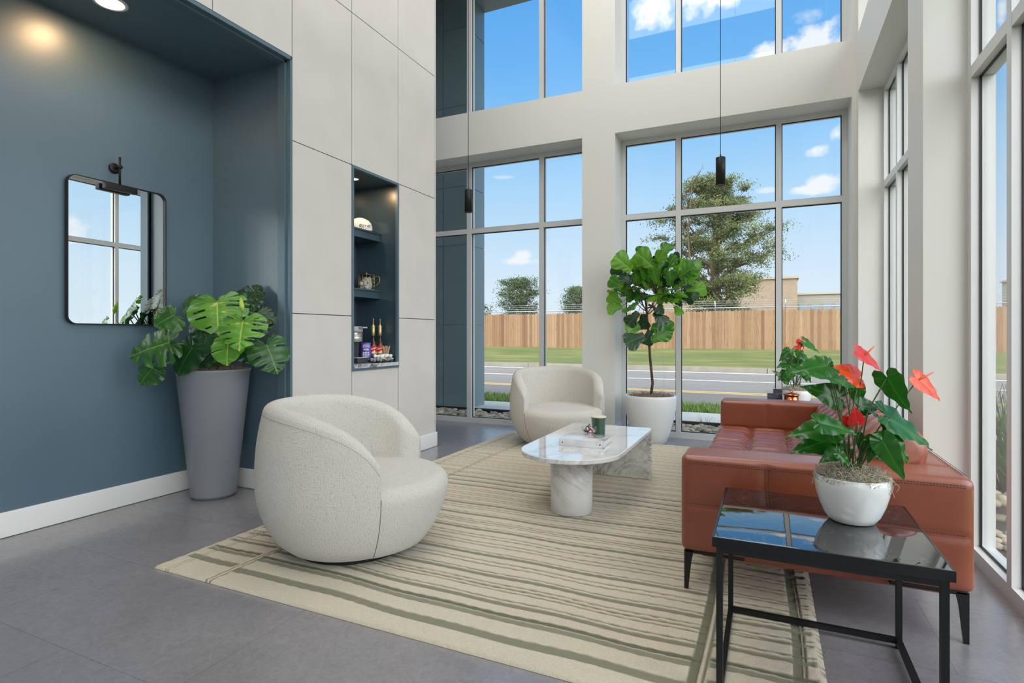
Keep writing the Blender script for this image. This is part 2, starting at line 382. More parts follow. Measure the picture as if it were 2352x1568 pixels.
# niche lining
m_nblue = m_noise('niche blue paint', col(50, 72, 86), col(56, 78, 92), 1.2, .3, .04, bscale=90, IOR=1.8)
mb = MB(); xb = XP-ND
mb.box(xb-.02, xb, N0, N1, NZ0, NZ1); mb.box(xb-.02, XP-.002, N0-.015, N0, NZ0, NZ1); mb.box(xb-.02, XP-.002, N1, N1+.015, NZ0, NZ1)
mb.box(xb-.02, XP-.002, N0-.015, N1+.015, NZ1, NZ1+.015); mb.box(xb-.02, XP-.002, N0-.015, N1+.015, NZ0-.015, NZ0)
struct(mb.build('wall_niche', m_nblue))
mb = MB()
mb.box(XP-.019, XP+.008, N0-.012, N0+.012, NZ0+.004, NZ1-.010); mb.box(XP-.019, XP+.008, N1-.012, N1+.012, NZ0+.004, NZ1-.010)
mb.box(XP-.02, XP+.008, N0-.012, N1+.012, NZ1-.010, NZ1+.012); mb.box(XP-.02, XP+.008, N0-.012, N1+.012, NZ0-.018, NZ0+.004)
struct(mb.build('trim_2', m_trimblue))
# far left part of the lobby and back wall
struct(MB().box(-7.6, -7.5, YE, 6.8, 0, CEIL).build('wall_far_left', m_white))
struct(MB().box(-7.5, 1.2, -5.3, -5.2, 0, CEIL).build('wall_rear', m_white))
# window wall (faces us) : X openings, beam, column
YW = 6.35; YF = 6.66; XR = .79; XF = .99
ZB0, ZB1, ZT = 3.53, 4.09, 6.6
mb = MB()
for (a, b) in ((-6.7, -2.0), (-1.605, .75)):           # beam between the window rows, header above
    mb.box(a, b, YW, YF+.12, ZB0, ZB1); mb.box(a, b, YW, YF+.12, ZT, CEIL)
mb.box(-2.0, -1.605, YW, YF+.12, 0, CEIL)           # column
mb.box(.75, XF+.105, YW, YF+.12, 0, CEIL)
mb.box(-7.5, -6.7, YW, YF+.12, 0, CEIL)
struct(mb.build('wall_window', m_white))
mb = MB()
for (a, b) in ((6.23, YW-.001), (3.787, 4.16), (.9, 1.27), (-2.0, -1.63), (-5.2, -4.6)): mb.box(XR, XF+.105, a, b, 0, CEIL)
for (a, b) in ((4.16, 6.23), (1.27, 3.787), (-1.63, .9), (-4.6, -2.0)): mb.box(XR, XF+.105, a, b, ZB0, ZB1); mb.box(XR, XF+.105, a, b, ZT, CEIL)
struct(mb.build('wall_right', m_white))
BH = .152
mb = MB()
def bb(x0, x1, y0, y1): mb.rbox(x0, x1, y0, y1, .003, BH, .004, 2)
bb(XA+.001, XA+.016, -5.1, YA-.016); struct(mb.build('baseboard_alcove', m_base)); mb = MB()
bb(XA+.016, XP-.11, YA-.016, YA-.001); struct(mb.build('baseboard_alcove_side', m_base)); mb = MB()
bb(XP+.001, XP+.017, YA+.02, YE+.036); bb(-7.4, XP+.017, YE+.021, YE+.036); struct(mb.build('baseboard_left', m_base)); mb = MB()
bb(-2.014, -1.591, YW-.015, YW-.001); bb(-1.604, -1.59, YW-.001, YF-.02); bb(.735, .749, YW-.001, YF-.02); bb(.735, XR-.02, YW-.015, YW-.001); struct(mb.build('baseboard_window', m_base)); mb = MB()
bb(XR-.016, XR-.001, 3.772, 4.176); bb(XR-.016, XR-.001, 6.215, YW-.016); bb(XR-.001, XF-.01, 3.772, 3.786); bb(XR-.001, XF-.01, 6.215, 6.229); struct(mb.build('baseboard_right', m_base))

# windows: frame members with glass set back and a black gasket; 'u' runs along the wall
TR0, TR1 = 2.575, 2.64
def window(name, us, z0, z1, trans, axis, face, glasscol=m_glass, FW=.055, depth=.105):
    """us = member intervals along the wall; trans = list of (z0,z1) transoms"""
    root = empty(name, (0, 0, 0)); struct(root)
    def B(mb, u0, u1, w0, w1, a, b):
        if axis == 'x': mb.box(u0, u1, face+w0, face+w1, a, b)
        else: mb.box(face+w0, face+w1, u0, u1, a, b)
    zs = [(z0, z0+.07)]+list(trans)+[(z1-.05, z1)]
    mb = MB()
    for (a, b) in (us[0], us[-1]): B(mb, a, b, 0, depth, z0, z1)
    for (a, b) in (zs[0], zs[-1]): B(mb, us[0][1], us[-1][0], 0, depth, a, b)
    mb.build('window_frame', m_alu, root)
    for (a, b) in us[1:-1]:
        B(mb2 := MB(), a, b, 0, depth, z0+.07, z1-.05); mb2.build('mullion', m_alu, root)
    for (a, b) in trans:
        mb2 = MB()
        for i in range(len(us)-1): B(mb2, us[i][1], us[i+1][0], .001, depth-.001, a, b)
        mb2.build('transom', m_alu, root)
    gs = MB()
    for i in range(len(us)-1):
        u0, u1 = us[i][1], us[i+1][0]
        for j in range(len(zs)-1):
            a, b = zs[j][1], zs[j+1][0]; k = .009
            for (p, q, r_, s_) in ((u0, u0+k, a, b), (u1-k, u1, a, b), (u0, u1, a, a+k), (u0, u1, b-k, b)): B(gs, p, q, .036, .046, r_, s_)
            gl = MB(); B(gl, u0+.001, u1-.001, .046, .052, a+.001, b-.001); gl.build('glass_pane', glasscol, root)
            gt = MB()
    gs.build('gasket', m_gasket, root)
    return root
tr = [(TR0, TR1)]
UL = [(-6.7, -6.64), (-5.45, -5.39), (-4.75+.0, -4.69), (-3.735, -3.672), (-2.675, -2.615), (-2.055, -1.995)]
UR = [(-1.605, -1.555), (-.968, -.912), (.082, .138), (.70, .752)]
window('window_1', UL, 0, ZB0, tr, 'x', YF); window('window_2', UR, 0, ZB0, tr, 'x', YF)
window('window_3', UL, ZB1, ZT, [], 'x', YF); window('window_4', UR, ZB1, ZT, [], 'x', YF)
U1 = [(4.16, 4.21), (5.605, 5.66), (6.18, 6.23)]; U2 = [(1.27, 1.32), (2.0, 2.05), (3.19, 3.245), (3.735, 3.787)]; U3 = [(-1.63, -1.58), (-.3, -.25), (.85, .9)]; U4 = [(-4.6, -4.55), (-3.3, -3.25), (-2.05, -2.0)]
for i, (U, nm) in enumerate(((U1, 5), (U2, 6), (U3, 7), (U4, 8))):
    window('window_%d' % nm, U, 0, ZB0, tr, 'y', XF); window('window_%d' % (nm+4), U, ZB1, ZT, [], 'y', XF)

# ------------------------------------------------------------------ outside
m_clad = m_noise('blue grey cladding', col(104, 124, 134), col(110, 130, 140), 2, .35)
mb = MB(); F0, F1, FX = 8.05, 8.68, -4.52
zsj = [-.1, 1.36, 2.69, 3.66, 5.0, 6.3, 6.84]
for i in range(len(zsj)-1):
    mb.box(-9, FX-.46, F0, F1, zsj[i]+.006, zsj[i+1]-.006); mb.box(FX-.445, FX, F0, F1, zsj[i]+.006, zsj[i+1]-.006)
mb.box(-9, FX-.01, F0+.01, F1-.01, -.1, 6.84)
mb2 = MB()
for z in [.2+.38*i for i in range(18)]: mb2.lathe([(.006, 0), (.006, .003)], 8, Matrix.Translation((FX, F1-.05, z)) @ Matrix.Rotation(PI/2, 4, 'Y'))
w = struct(mb.build('wall_outside_wing', m_clad)); mb2.build('panel_screws', m_plas, w)
mb = MB().box(-12, 2.6, YF+.12, 8.68, 6.84, 7.1); mb.box(1.2, 2.6, -6, YF+.12, 6.84, 7.1)
struct(mb.build('ceiling_outside_canopy', m_clad))
mb = MB(); mb.box(-12, 2.6, -8, YF+.12, 7.1, 7.5); struct(mb.build('roof', m_clad), 'roof slab of the lobby building', 'roof')  # out of view, added so the building casts its shadow

def tex_ground(name, stops, scale, rough=.9, bump=.2, sc=(1, 1, 1)):
    m = mat(name, stops[0][1], rough); t = NT(m); v = t.coord(sc); t.base(t.ramp(t.noise(v, scale, 8, .7), stops)); t.bump(t.noise(v, scale*12, 4), bump); return m
m_lawn = tex_ground('lawn', [(.3, col(66, 78, 34)), (.5, col(84, 92, 40)), (.7, col(122, 114, 66))], .9, sc=(.35, 1.6, 1))
m_asph = tex_ground('asphalt', [(.3, col(106, 102, 99)), (.7, col(120, 116, 112))], 1.2, .95, sc=(.3, 1.5, 1))
m_conc = tex_ground('concrete', [(.3, col(204, 198, 186)), (.7, col(218, 212, 200))], 1.5)
m_kerb = tex_ground('kerb concrete', [(.3, col(124, 118, 108)), (.7, col(144, 138, 128))], 3)
m_linew = mat('white road paint', col(205, 205, 205), .7); m_liney = mat('yellow road paint', col(206, 168, 92), .7)
X0, X1 = -90, 70
struct(MB().box(-200, 250, -120, 300, -.6, -.2).build('ground', m_lawn), 'lawn around the building', 'ground')
struct(MB().box(X0, X1, 7.86, 9.2, -.2, -.03).build('sidewalk', m_conc), 'pale concrete sidewalk outside the windows', 'sidewalk')
struct(MB().box(X0, X1, 10.4, 21.2, -.2, -.15).build('road', m_asph), 'grey asphalt road beyond the grass strip', 'road')
mb = MB(); mb.box(X0, X1, 17.15, 17.27, -.15, -.146); mb.box(X0, X1, 20.7, 20.95, -.15, -.147)
struct(mb.build('road_marking', m_linew), 'white lane lines on the road', 'road marking')
mb = MB(); mb.box(X0, X1, 13.5, 13.62, -.15, -.146); mb.box(X0, X1, 13.78, 13.9, -.15, -.146)
struct(mb.build('road_marking', m_liney), 'yellow double centre line on the road', 'road marking')
mb = MB()
x = X0
while x < X1: mb.box(x, x+2.98, 21.2, 21.42, -.2, .02); x += 3.0
struct(mb.build('curb', m_kerb), 'concrete curb along the far side of the road', 'curb')
struct(MB().box(X0, X1, 9.2, 10.4, -.2, -.06).build('grass_strip', m_lawn), 'grass strip between sidewalk and road', 'ground')
# far bank rises to the fence
nx, ny = 80, 12; V = []; F = []
for j in range(ny+1):
    y = 21.42+j*.7; 
    for i in range(nx+1):
        x = X0+(X1-X0)*i/nx; t = min(1, (y-21.42)/6.3); z = .0+.52*(t*t*(3-2*t))+.02*noise.noise(Vector((x*.3, y*.5, 0)))
        V.append((x, y, z))
for j in range(ny):
    for i in range(nx): a = j*(nx+1)+i; F.append((a, a+1, a+nx+2, a+nx+1))
V2 = V+[(X0, 21.42, -.3), (X1, 21.42, -.3)]
struct(MB().add(V, F, True).build('bank', m_lawn), 'grassy bank rising to the wooden fence', 'ground')
struct(MB().box(X0, X1, 29.8, 120, -.2, .5).build('ground_behind_fence', m_lawn), 'ground behind the wooden fence', 'ground')
# strips of pebbles and their black edging
struct(MB().box(-12, 3, YF+.105, 7.8, -.2, -.035).build('pebble_bed', m_soil), 'soil bed under the pebbles', 'ground')
struct(MB().box(1.14, 2.2, -5, YF+.105, -.2, -.035).build('pebble_bed', m_soil), 'soil bed under the pebbles beside the right windows', 'ground')
tag(MB().box(-12, 3.0, 7.8, 7.855, -.2, .03).build('bed_edging', m_black), 'black metal edging between the pebble bed and sidewalk', 'garden edging')
def pebbles(name, n, x0, x1, y0, y1, label):
    V = []; F = []; random.seed(n)
    def ico():
        t = (1+5**.5)/2; vs_ = [Vector(p).normalized() for p in ((-1,t,0),(1,t,0),(-1,-t,0),(1,-t,0),(0,-1,t),(0,1,t),(0,-1,-t),(0,1,-t),(t,0,-1),(t,0,1),(-t,0,-1),(-t,0,1))]
        return vs_, [(0,11,5),(0,5,1),(0,1,7),(0,7,10),(0,10,11),(1,5,9),(5,11,4),(11,10,2),(10,7,6),(7,1,8),(3,9,4),(3,4,2),(3,2,6),(3,6,8),(3,8,9),(4,9,5),(2,4,11),(6,2,10),(8,6,7),(9,8,1)]
    bm = bmesh.new(); bmesh.ops.create_icosphere(bm, subdivisions=2, radius=1); iv = [v.co.copy() for v in bm.verts]; fi = [tuple(v.index for v in f.verts) for f in bm.faces]; bm.free()
    A = []
    for k in range(n):
        c = Vector((random.uniform(x0, x1), random.uniform(y0, y1), -.03+random.uniform(.0, .035))); s = random.uniform(.022, .05); e = random.random()
        S = Matrix.Rotation(random.uniform(0, PI), 3, 'Z') @ Matrix.Diagonal((s*random.uniform(1, 1.6), s, s*random.uniform(.5, .8))); b = len(V)
        V += [tuple(c+S @ v) for v in iv]; F += [tuple(i+b for i in f) for f in fi]; A += [e]*len(iv)
    mb = MB(); mb.add(V, F, True); m = mat('river pebble', col(170, 160, 145), .6); t = NT(m); a_ = t.new('Attribute'); a_.attribute_name = 'mask'
    c = t.ramp(a_.outputs['Fac'], [(0, col(104, 96, 84)), (.3, col(196, 178, 148)), (.5, col(140, 124, 100)), (.75, col(216, 204, 182)), (1, col(164, 142, 112))])
    t.base(t.mix(t.math('MULTIPLY', t.noise(t.coord(), 30, 4), .35), c, col(120, 112, 100)))
    return tag(mb.build(name, m, attr=A), label, 'pebbles', kind='stuff')
pebbles('pebbles', 1500, -6.4, 1.0, YF+.16, 7.77, 'pale river pebbles in the bed outside the street windows')
pebbles('pebbles', 420, 1.2, 2.15, 2.6, 6.4, 'grey river pebbles in the bed outside the right windows')
def blades(name, n, x0, x1, y0, y1, z, h, label, m, w=.006, lean=.5, seed=1):
    random.seed(seed); V = []; F = []
    for k in range(n):
        p = Vector((random.uniform(x0, x1), random.uniform(y0, y1), z)); a = random.uniform(0, PI); hh = h*random.uniform(.5, 1.2)
        d = Vector((math.cos(a), math.sin(a), 0))*w; ln = Vector((random.uniform(-1, 1), random.uniform(-1, 1), 0))*hh*lean; b = len(V)
        V += [tuple(p-d), tuple(p+d), tuple(p+d*.6+ln*.35+Vector((0, 0, hh*.6))), tuple(p-d*.6+ln*.35+Vector((0, 0, hh*.6))), tuple(p+ln+Vector((0, 0, hh)))]
        F += [(b, b+1, b+2, b+3), (b+3, b+2, b+4)]
    return tag(MB().add(V, F).build(name, m), label, 'grass', kind='stuff')
m_blade = m_noise('grass blade', col(92, 128, 46), col(140, 164, 84), 3, .7)
blades('grass', 14000, -9, 5, 9.22, 10.38, -.06, .1, 'green grass growing between sidewalk and road', m_blade, .008)
m_blade2 = m_noise('dark grass blade', col(52, 78, 40), col(92, 116, 62), 3, .7)
def tuft(x, y, h, n, rad, label, m=m_blade2, w=.003, grp=None, seed=0):
    random.seed(seed); mb = MB()
    for k in range(n):
        a = random.uniform(0, 2*PI); q = random.random()*rad*.3; l = h*random.uniform(.6, 1.1); sp = random.uniform(.2, 1)*rad
        b = Vector((x+math.cos(a)*q, y+math.sin(a)*q, -.03)); pts = [b, b+Vector((math.cos(a)*sp*.35, math.sin(a)*sp*.35, l*.65)), b+Vector((math.cos(a)*sp*.8, math.sin(a)*sp*.8, l*.95)), b+Vector((math.cos(a)*sp*1.2, math.sin(a)*sp*1.2, l*.8))]
        mb.tube(pts, [w, w*.9, w*.6, w*.2], 3)
    return tag(mb.build('ornamental_grass', m), label, 'plant', grp)
tuft(1.75, 5.6, .8, 160, .35, 'dark ornamental grass clump in the pebbles outside the right window', seed=3)
tuft(1.6, 4.65, .62, 120, .3, 'lower ornamental grass clump near the wooden fence side', seed=4)
for k, (x, lb) in enumerate(((-3.35, 'sparse dry sprig in the pebbles left of the far armchair'), (-.75, 'thin dry sprig in the pebbles behind the white planter'), (-.35, 'short dry sprig in the pebbles left of the sofa arm'))): tuft(x, 7.7, .18, 9, .12, lb, m_blade2, .002, seed=10+k)

# wooden fence
m_pick = mat('cedar picket', col(176, 136, 92), .8); t = NT(m_pick); a_ = t.new('Attribute'); a_.attribute_name = 'mask'
c = t.ramp(a_.outputs['Fac'], [(0, col(122, 92, 66)), (.25, col(146, 116, 88)), (.5, col(134, 104, 76)), (.75, col(152, 124, 96)), (.9, col(104, 72, 48)), (1, col(138, 110, 82))])
v = t.coord((3, 3, .25)); n = t.noise(v, 6, 6, .6, 2); t.base(t.mix(t.ramp(n, [(.5, (0, 0, 0, 1)), (.75, (.75, .75, .75, 1))]), c, col(92, 62, 40)))
fence = empty('wooden_fence', (0, 27.95, .5)); tag(fence, 'tall tan wooden picket privacy fence along the top of the grass bank', 'fence')
mb = MB(); A = []; random.seed(5); x = -45
while x < 26:
    wd = .138; h = 1.82+random.uniform(-.02, .02); e = random.random()
    mb.add([(x+.003, 0, -.1), (x+wd, 0, -.1), (x+wd, .018, -.1), (x+.003, .018, -.1), (x+.003, 0, h-.05), (x+wd, 0, h-.05), (x+wd, .018, h-.05), (x+.003, .018, h-.05), (x+.03, 0, h), (x+wd-.03, 0, h), (x+wd-.03, .018, h), (x+.03, .018, h)],
           [(0,1,5,4),(1,2,6,5),(2,3,7,6),(3,0,4,7),(4,5,9,8),(5,6,10,9),(6,7,11,10),(7,4,8,11),(8,9,10,11)]); A += [e]*12; x += wd+.004
p_ = mb.build('pickets', m_pick, fence, attr=A)
mb = MB()
for z in (.25, .95, 1.6): mb.box(-45, 26, .019, .06, z, z+.09)
mb.build('rails', m_pick, fence, attr=[.5]*len(mb.v))
# chain link fence with barbed wire behind it
m_galv = mat('galvanised steel', col(176, 178, 180), .4, .6)
cl = empty('chain_link_fence', (0, 28.6, .5)); tag(cl, 'galvanised chain link fence with barbed wire showing above the wooden fence', 'fence')
mb = MB(); mb.tube([(-45, 0, 1.98), (26, 0, 1.98)], .025, 6); mb.build('top_rail', m_galv, cl)
x = -45
while x < 26: MB().tube([(x, 0, -.1), (x, 0, 2.0), (x, -.25, 2.3)], .03, 6).build('post', m_galv, cl); x += 3.05
mb = MB()
for (y, z) in ((-.08, 2.1), (-.16, 2.2), (-.24, 2.3)): mb.tube([(-45, y, z), (26, y, z)], .007, 4)
mb.build('barbed_wire', m_galv, cl)
mb = MB(); x = -30
while x < 14:
    for (a, b) in ((0, .28), (.28, 0)): mb.tube([(x, 0, 1.7+a), (x+.28, 0, 1.7+b)], .004, 3)
    mb.tube([(x+.07, 0, 1.7+.07), (x+.28, 0, 1.98-.0)], .004, 3); x += .14
mb.build('wire_mesh', m_galv, cl)

# buildings beyond the fence
m_brick = mat('tan brick', col(184, 162, 138), .85); t = NT(m_brick); v = t.coord(); br = t.new('TexBrick'); br.inputs['Scale'].default_value = 1; br.inputs['Brick Width'].default_value = .4; br.inputs['Row Height'].default_value = .2; br.inputs['Mortar Size'].default_value = .01
br.inputs['Color1'].default_value = col(152, 134, 116); br.inputs['Color2'].default_value = col(144, 126, 108); br.inputs['Mortar'].default_value = col(132, 118, 102)
mp = t.new('Mapping'); mp.inputs['Rotation'].default_value = (PI/2, 0, 0); t.L.new(v, mp.inputs[0]); t.L.new(mp.outputs[0], br.inputs[0]); t.base(br.outputs[0])
m_stone = tex_ground('grey concrete wall', [(.3, col(134, 128, 118)), (.7, col(146, 140, 130))], 1.2)
m_coping = mat('coping', col(160, 148, 132), .7); m_dglass = mat('dark window glass', col(108, 124, 136), .1); m_louver = mat('grey louver', col(110, 112, 112), .6)
def building(name, x0, x1, y, dep, h, m, label, wins=(), z0=.4, louv=None, cop=m_coping):
    r = empty(name, (0, 0, 0)); tag(r, label, 'building'); MB().box(x0, x1, y, y+dep, z0, h).build('wall', m, r)
    MB().box(x0-.15, x1+.15, y-.15, y+dep+.15, h, h+.22).build('roof_coping', cop, r)
    for (a, b, c_, d) in wins:
        f = MB().box(a, b, y-.04, y-.005, c_, d).build('window', m_kerb, r); MB().box(a+.06, b-.06, y-.06, y-.041, c_+.06, d-.06).build('pane', m_dglass, f)
    if louv:
        mb = MB(); z = louv[2]
        while z < louv[3]: mb.box(louv[0], louv[1], y-.1, y-.01, z, z+.1); z += .16
        mb.build('louver', m_louver, r)
    return r
building('brick_building', -3.8, 2.6, 60, 20, 6.6, m_brick, 'tall tan brick building block right of the big tree')
building('brick_building', -11.5, -4.2, 58, 14, 4.7, m_brick, 'lower tan brick building wing left of the big tree trunk')
building('low_building', 3.0, 16, 75, 20, 5.95, m_stone, 'long grey flat-roofed building with a row of small windows', [(3.4+i*1.25, 4.4+i*1.25, 3.9, 4.9) for i in range(9)])
building('low_building', 24, 45, 60, 20, 7.0, m_stone, 'grey flat-roofed building with a louver seen through the right window', (), .4, (24.6, 27.2, 4.6, 6.0))

# trees
m_treeleaf = m_noise('tree foliage', col(46, 62, 30), col(104, 112, 56), .9, .7)
m_treeleaf2 = m_noise('dark tree foliage', col(42, 60, 34), col(76, 94, 52), 1.2, .7)
def tree(name, base, H, spread, label, m, seed, trunkr=.3, nleaf=14000, shape='oak', z0=.25, ls=.16):
    random.seed(seed); r = empty(name, base); tag(r, label, 'tree'); tb = MB(); V = []; F = []
    top = Vector((random.uniform(-.3, .3), 0, H*.97)); trunk = [Vector((0, 0, 0)), Vector((.05, 0, H*.25)), Vector((-.1, .1, H*.5)), Vector((.05, 0, H*.75)), top]
    tb.tube(trunk, [trunkr, trunkr*.8, trunkr*.6, trunkr*.3, .03], 8); anchors = []
    nb = 46
    for k in range(nb):
        t = z0+(1-z0)*(k+.5)/nb*.98; i = min(3, int(t*4)); f = t*4-i; p = trunk[i].lerp(trunk[i+1], f); a = k*2.4+random.uniform(-.4, .4)
        tt = (t-z0)/(1-z0)
        if shape == 'oak': ln = spread*(math.sin(min(1, tt*1.6+.35)*PI*.5) if tt < .4 else 1.0-(tt-.4)/.6*.78)*random.uniform(.6, 1.08)
        else: ln = spread*math.sqrt(max(.03, 1-(2*tt-.9)**2))*random.uniform(.75, 1.05)
        d = Vector((math.cos(a), math.sin(a), random.uniform(.05, .45)+tt*.6)).normalized(); q = [p]
        for s_ in range(1, 6): q.append(p+d*ln*s_/5+Vector((random.uniform(-1, 1), random.uniform(-1, 1), random.uniform(-.6, .8)))*ln*.05)
        tb.tube(q, [trunkr*.28*(1-tt*.6)*(1-j/6) for j in range(6)], 5)
        for s_ in range(2, 6):
            for _ in range(3):
                dd = Vector((random.uniform(-1, 1), random.uniform(-1, 1), random.uniform(-.5, .7)))*ln*.26; e = q[s_]+dd; tb.tube([q[s_], e], [.03, .01], 3); anchors.append((e, .5+.28*ln*.3)); anchors.append((q[s_]+dd*.5, .4))
    while len(V) < nleaf*4:
        c, s_ = random.choice(anchors); p = c+Vector((random.gauss(0, 1), random.gauss(0, 1), random.gauss(0, .45)))*s_*.46
        a = Vector((random.uniform(-1, 1), random.uniform(-1, 1), random.uniform(-1, 1))).normalized(); b = a.orthogonal().normalized(); w_ = random.uniform(.6, 1.2)*ls; k = len(V)
        V += [tuple(p-a*w_), tuple(p+b*w_*.5), tuple(p+a*w_), tuple(p-b*w_*.5)]; F.append((k, k+1, k+2, k+3))
    tb.build('trunk', m_bark, r); MB().add(V, F).build('foliage', m, r); return r
tree('oak_tree', (-3.75, 47, .3), 13.3, 5.4, 'big leafy green tree behind the fence with a pendant lamp before it', m_treeleaf, 4, .55, 85000, 'oak', .14, .085)
tree('shade_tree', (-20.3, 46, .3), 5.9, 2.1, 'small round green tree in the left window behind the fence', m_treeleaf2, 8, .16, 16000, 'round', .25, .07)
tree('evergreen_tree', (-15.0, 46, .3), 5.0, 1.5, 'small dark green tree beside the white column above the fence', m_treeleaf2, 9, .12, 13000, 'round', .2, .06)
tree('small_tree', (-9.6, 38, .3), 5.9, 1.3, 'sparse pale green tree peeking out behind the fig tree', m_treeleaf, 12, .1, 2600, 'round', .4, .08)
tree('street_tree', (27.5, 34, .3), 13, 5.0, 'thin leafed tree seen through the narrow right window', m_treeleaf, 14, .3, 9000, 'round', .3, .12)
tree('far_tree', (-24.8, 46, .3), 3.4, 1.6, 'low distant bush beside the blue wing wall above the fence', m_treeleaf2, 15, .1, 3000, 'round', .2, .09)
# dead branches beside the big tree
random.seed(3); mb = MB(); p = Vector((-4.42, 38.5, 3)); mb.tube([(-4.4, 38.5, .3), p, p+Vector((-.4, 0, 5)), p+Vector((-.1, 0, 8.6))], [.1, .08, .05, .02], 5)
for k in range(12):
    z = 4+k*.35; b = p+Vector((-.3, 0, z)); e = b+Vector((random.choice((-1, 1))*random.uniform(.3, 1.1), 0, random.uniform(.8, 1.9))); mb.tube([b, e], [.035, .008], 4)
tag(mb.build('dead_tree', m_bark), 'bare dead tree trunk rising left of the big leafy tree', 'tree')

# ------------------------------------------------------------------ rug
def rug():
    rx0, rx1, ry0, ry1 = -2.86, .187, 1.83, 6.125
    rnd = random.Random(11)
    # stripes running along X: (y, width, tone) ; tone 1 = olive grey groove
    st = [(1.965, .045, .8), (2.10, .03, .75), (2.135, .022, 1)]; y = 2.22
    while y < ry1-.06:
        k = rnd.random()
        if k < .45: st += [(y, .008, 1), (y+.038, .008, 1)]; y += .038
        elif k < .75: st += [(y, .026, .8), (y+.036, .007, 1)]; y += .04
        else: st += [(y, .007, 1), (y+.03, .012, .9), (y+.06, .007, 1)]; y += .06
        y += rnd.uniform(.05, .085)
    ys = np.arange(ry0, ry1+.001, .005); xa = np.arange(rx0, rx1+.001, .012)
    fine = np.concatenate([np.arange(c_-.03, c_+.03, .004) for c_ in (-2.77, -2.45, -.22, .105)]); xs = np.unique(np.round(np.concatenate([xa, fine]), 4)); xs[0] = rx0; xs[-1] = rx1
    X, Y = np.meshgrid(xs, ys)
    wob = np.zeros_like(X)
    for (a, b, c_, d) in ((.012, 2.1, .7, .3), (.006, 5.3, 1.9, 1.1), (.004, 11., 4., 2.)): wob += a*np.sin(b*X+c_*Y*2+d)
    Yw = Y+wob; tone = np.zeros_like(X); grv = np.zeros_like(X)
    offs = [rnd.uniform(-.012, .012) for _ in range(6)]
    for (y, w_, t_) in st:
        f = np.clip(1-(np.abs(Yw-y)-w_/2)/.004, 0, 1); tone = np.maximum(tone, f*t_); grv = np.maximum(grv, f*(1 if w_ < .02 else .35))
    # short pattern breaks in the side bands
    for (xa_, xb_) in ((-2.86, -2.45), (-.22, .187)):
        band = (X > xa_) & (X < xb_); sh = ((np.floor(Y/.17) % 2)*.018-.009)
        f2 = np.zeros_like(X)
        for (y, w_, t_) in st:
            yy = y+.03; f2 = np.maximum(f2, np.clip(1-(np.abs(Yw-yy-sh)-w_/2)/.004, 0, 1)*t_)
        gap = (np.abs(((X-xa_)/(xb_-xa_))-.5) < .42); tone = np.where(band, np.where(gap, f2, f2*.1), tone); grv = np.where(band, np.where(gap, f2*.8, 0), grv)
    tone = tone*1.0
    for (xc, w_, t_) in ((-2.77, .006, .6), (-2.75, .006, .6), (-2.465, .007, .9), (-2.44, .007, .9), (-.235, .03, .9), (-.20, .006, .8), (.095, .03, .85), (.12, .006, .7)):
        xw = X+.006*np.sin(Y*4+1); f = np.clip(1-(np.abs(xw-xc)-w_/2)/.004, 0, 1); tone = np.maximum(tone, f*t_); grv = np.maximum(grv, f*.7)
    ed = np.minimum(np.minimum(X-rx0, rx1-X), np.minimum(Y-ry0, ry1-Y)); Z = .016-.009*grv; Z = np.where(ed < .001, .001, Z); Z += np.where(ed < .001, 0, .0012*np.sin(X*91)*np.sin(Y*83))
    n0, n1 = X.shape; V = np.stack([X, Y, Z], -1).reshape(-1, 3); idx = np.arange(n0*n1).reshape(n0, n1)
    Fq = np.stack([idx[:-1, :-1], idx[:-1, 1:], idx[1:, 1:], idx[1:, :-1]], -1).reshape(-1, 4)
    me = bpy.data.meshes.new('area_rug'); me.vertices.add(len(V)); me.vertices.foreach_set('co', V.ravel().astype(np.float32))
    me.loops.add(Fq.size); me.loops.foreach_set('vertex_index', Fq.ravel().astype(np.int32)); me.polygons.add(len(Fq)); me.polygons.foreach_set('loop_start', np.arange(0, Fq.size, 4, dtype=np.int32)); me.polygons.foreach_set('loop_total', np.full(len(Fq), 4, dtype=np.int32))
    me.update(calc_edges=True); a = me.attributes.new('mask', 'FLOAT', 'POINT'); a.data.foreach_set('value', tone.ravel().astype(np.float32))
    me.polygons.foreach_set('use_smooth', [True]*len(Fq))
    m = mat('cream and olive wool', col(214, 206, 184), .95, Sheen_Weight=.2); t = NT(m); a_ = t.new('Attribute'); a_.attribute_name = 'mask'; v = t.coord()
    b1 = t.ramp(t.noise(v, 2.0, 4), [(.35, col(226, 211, 188)), (.65, col(219, 210, 190))]); pile = t.noise(v, 170, 4, .8); b2 = t.mix(t.ramp(pile, [(.35, (.35, .35, .35, 1)), (.6, (0, 0, 0, 1))]), b1, col(158, 148, 122))
    t.base(t.mix(a_.outputs['Fac'], b2, col(100, 102, 76))); t.bump(pile, .8, .006); me.materials.append(m)
    o = bpy.data.objects.new('area_rug', me); C.objects.link(o); tag(o, 'large cream area rug with olive grey carved stripes under the seating', 'rug')
rug()
ZR = .018

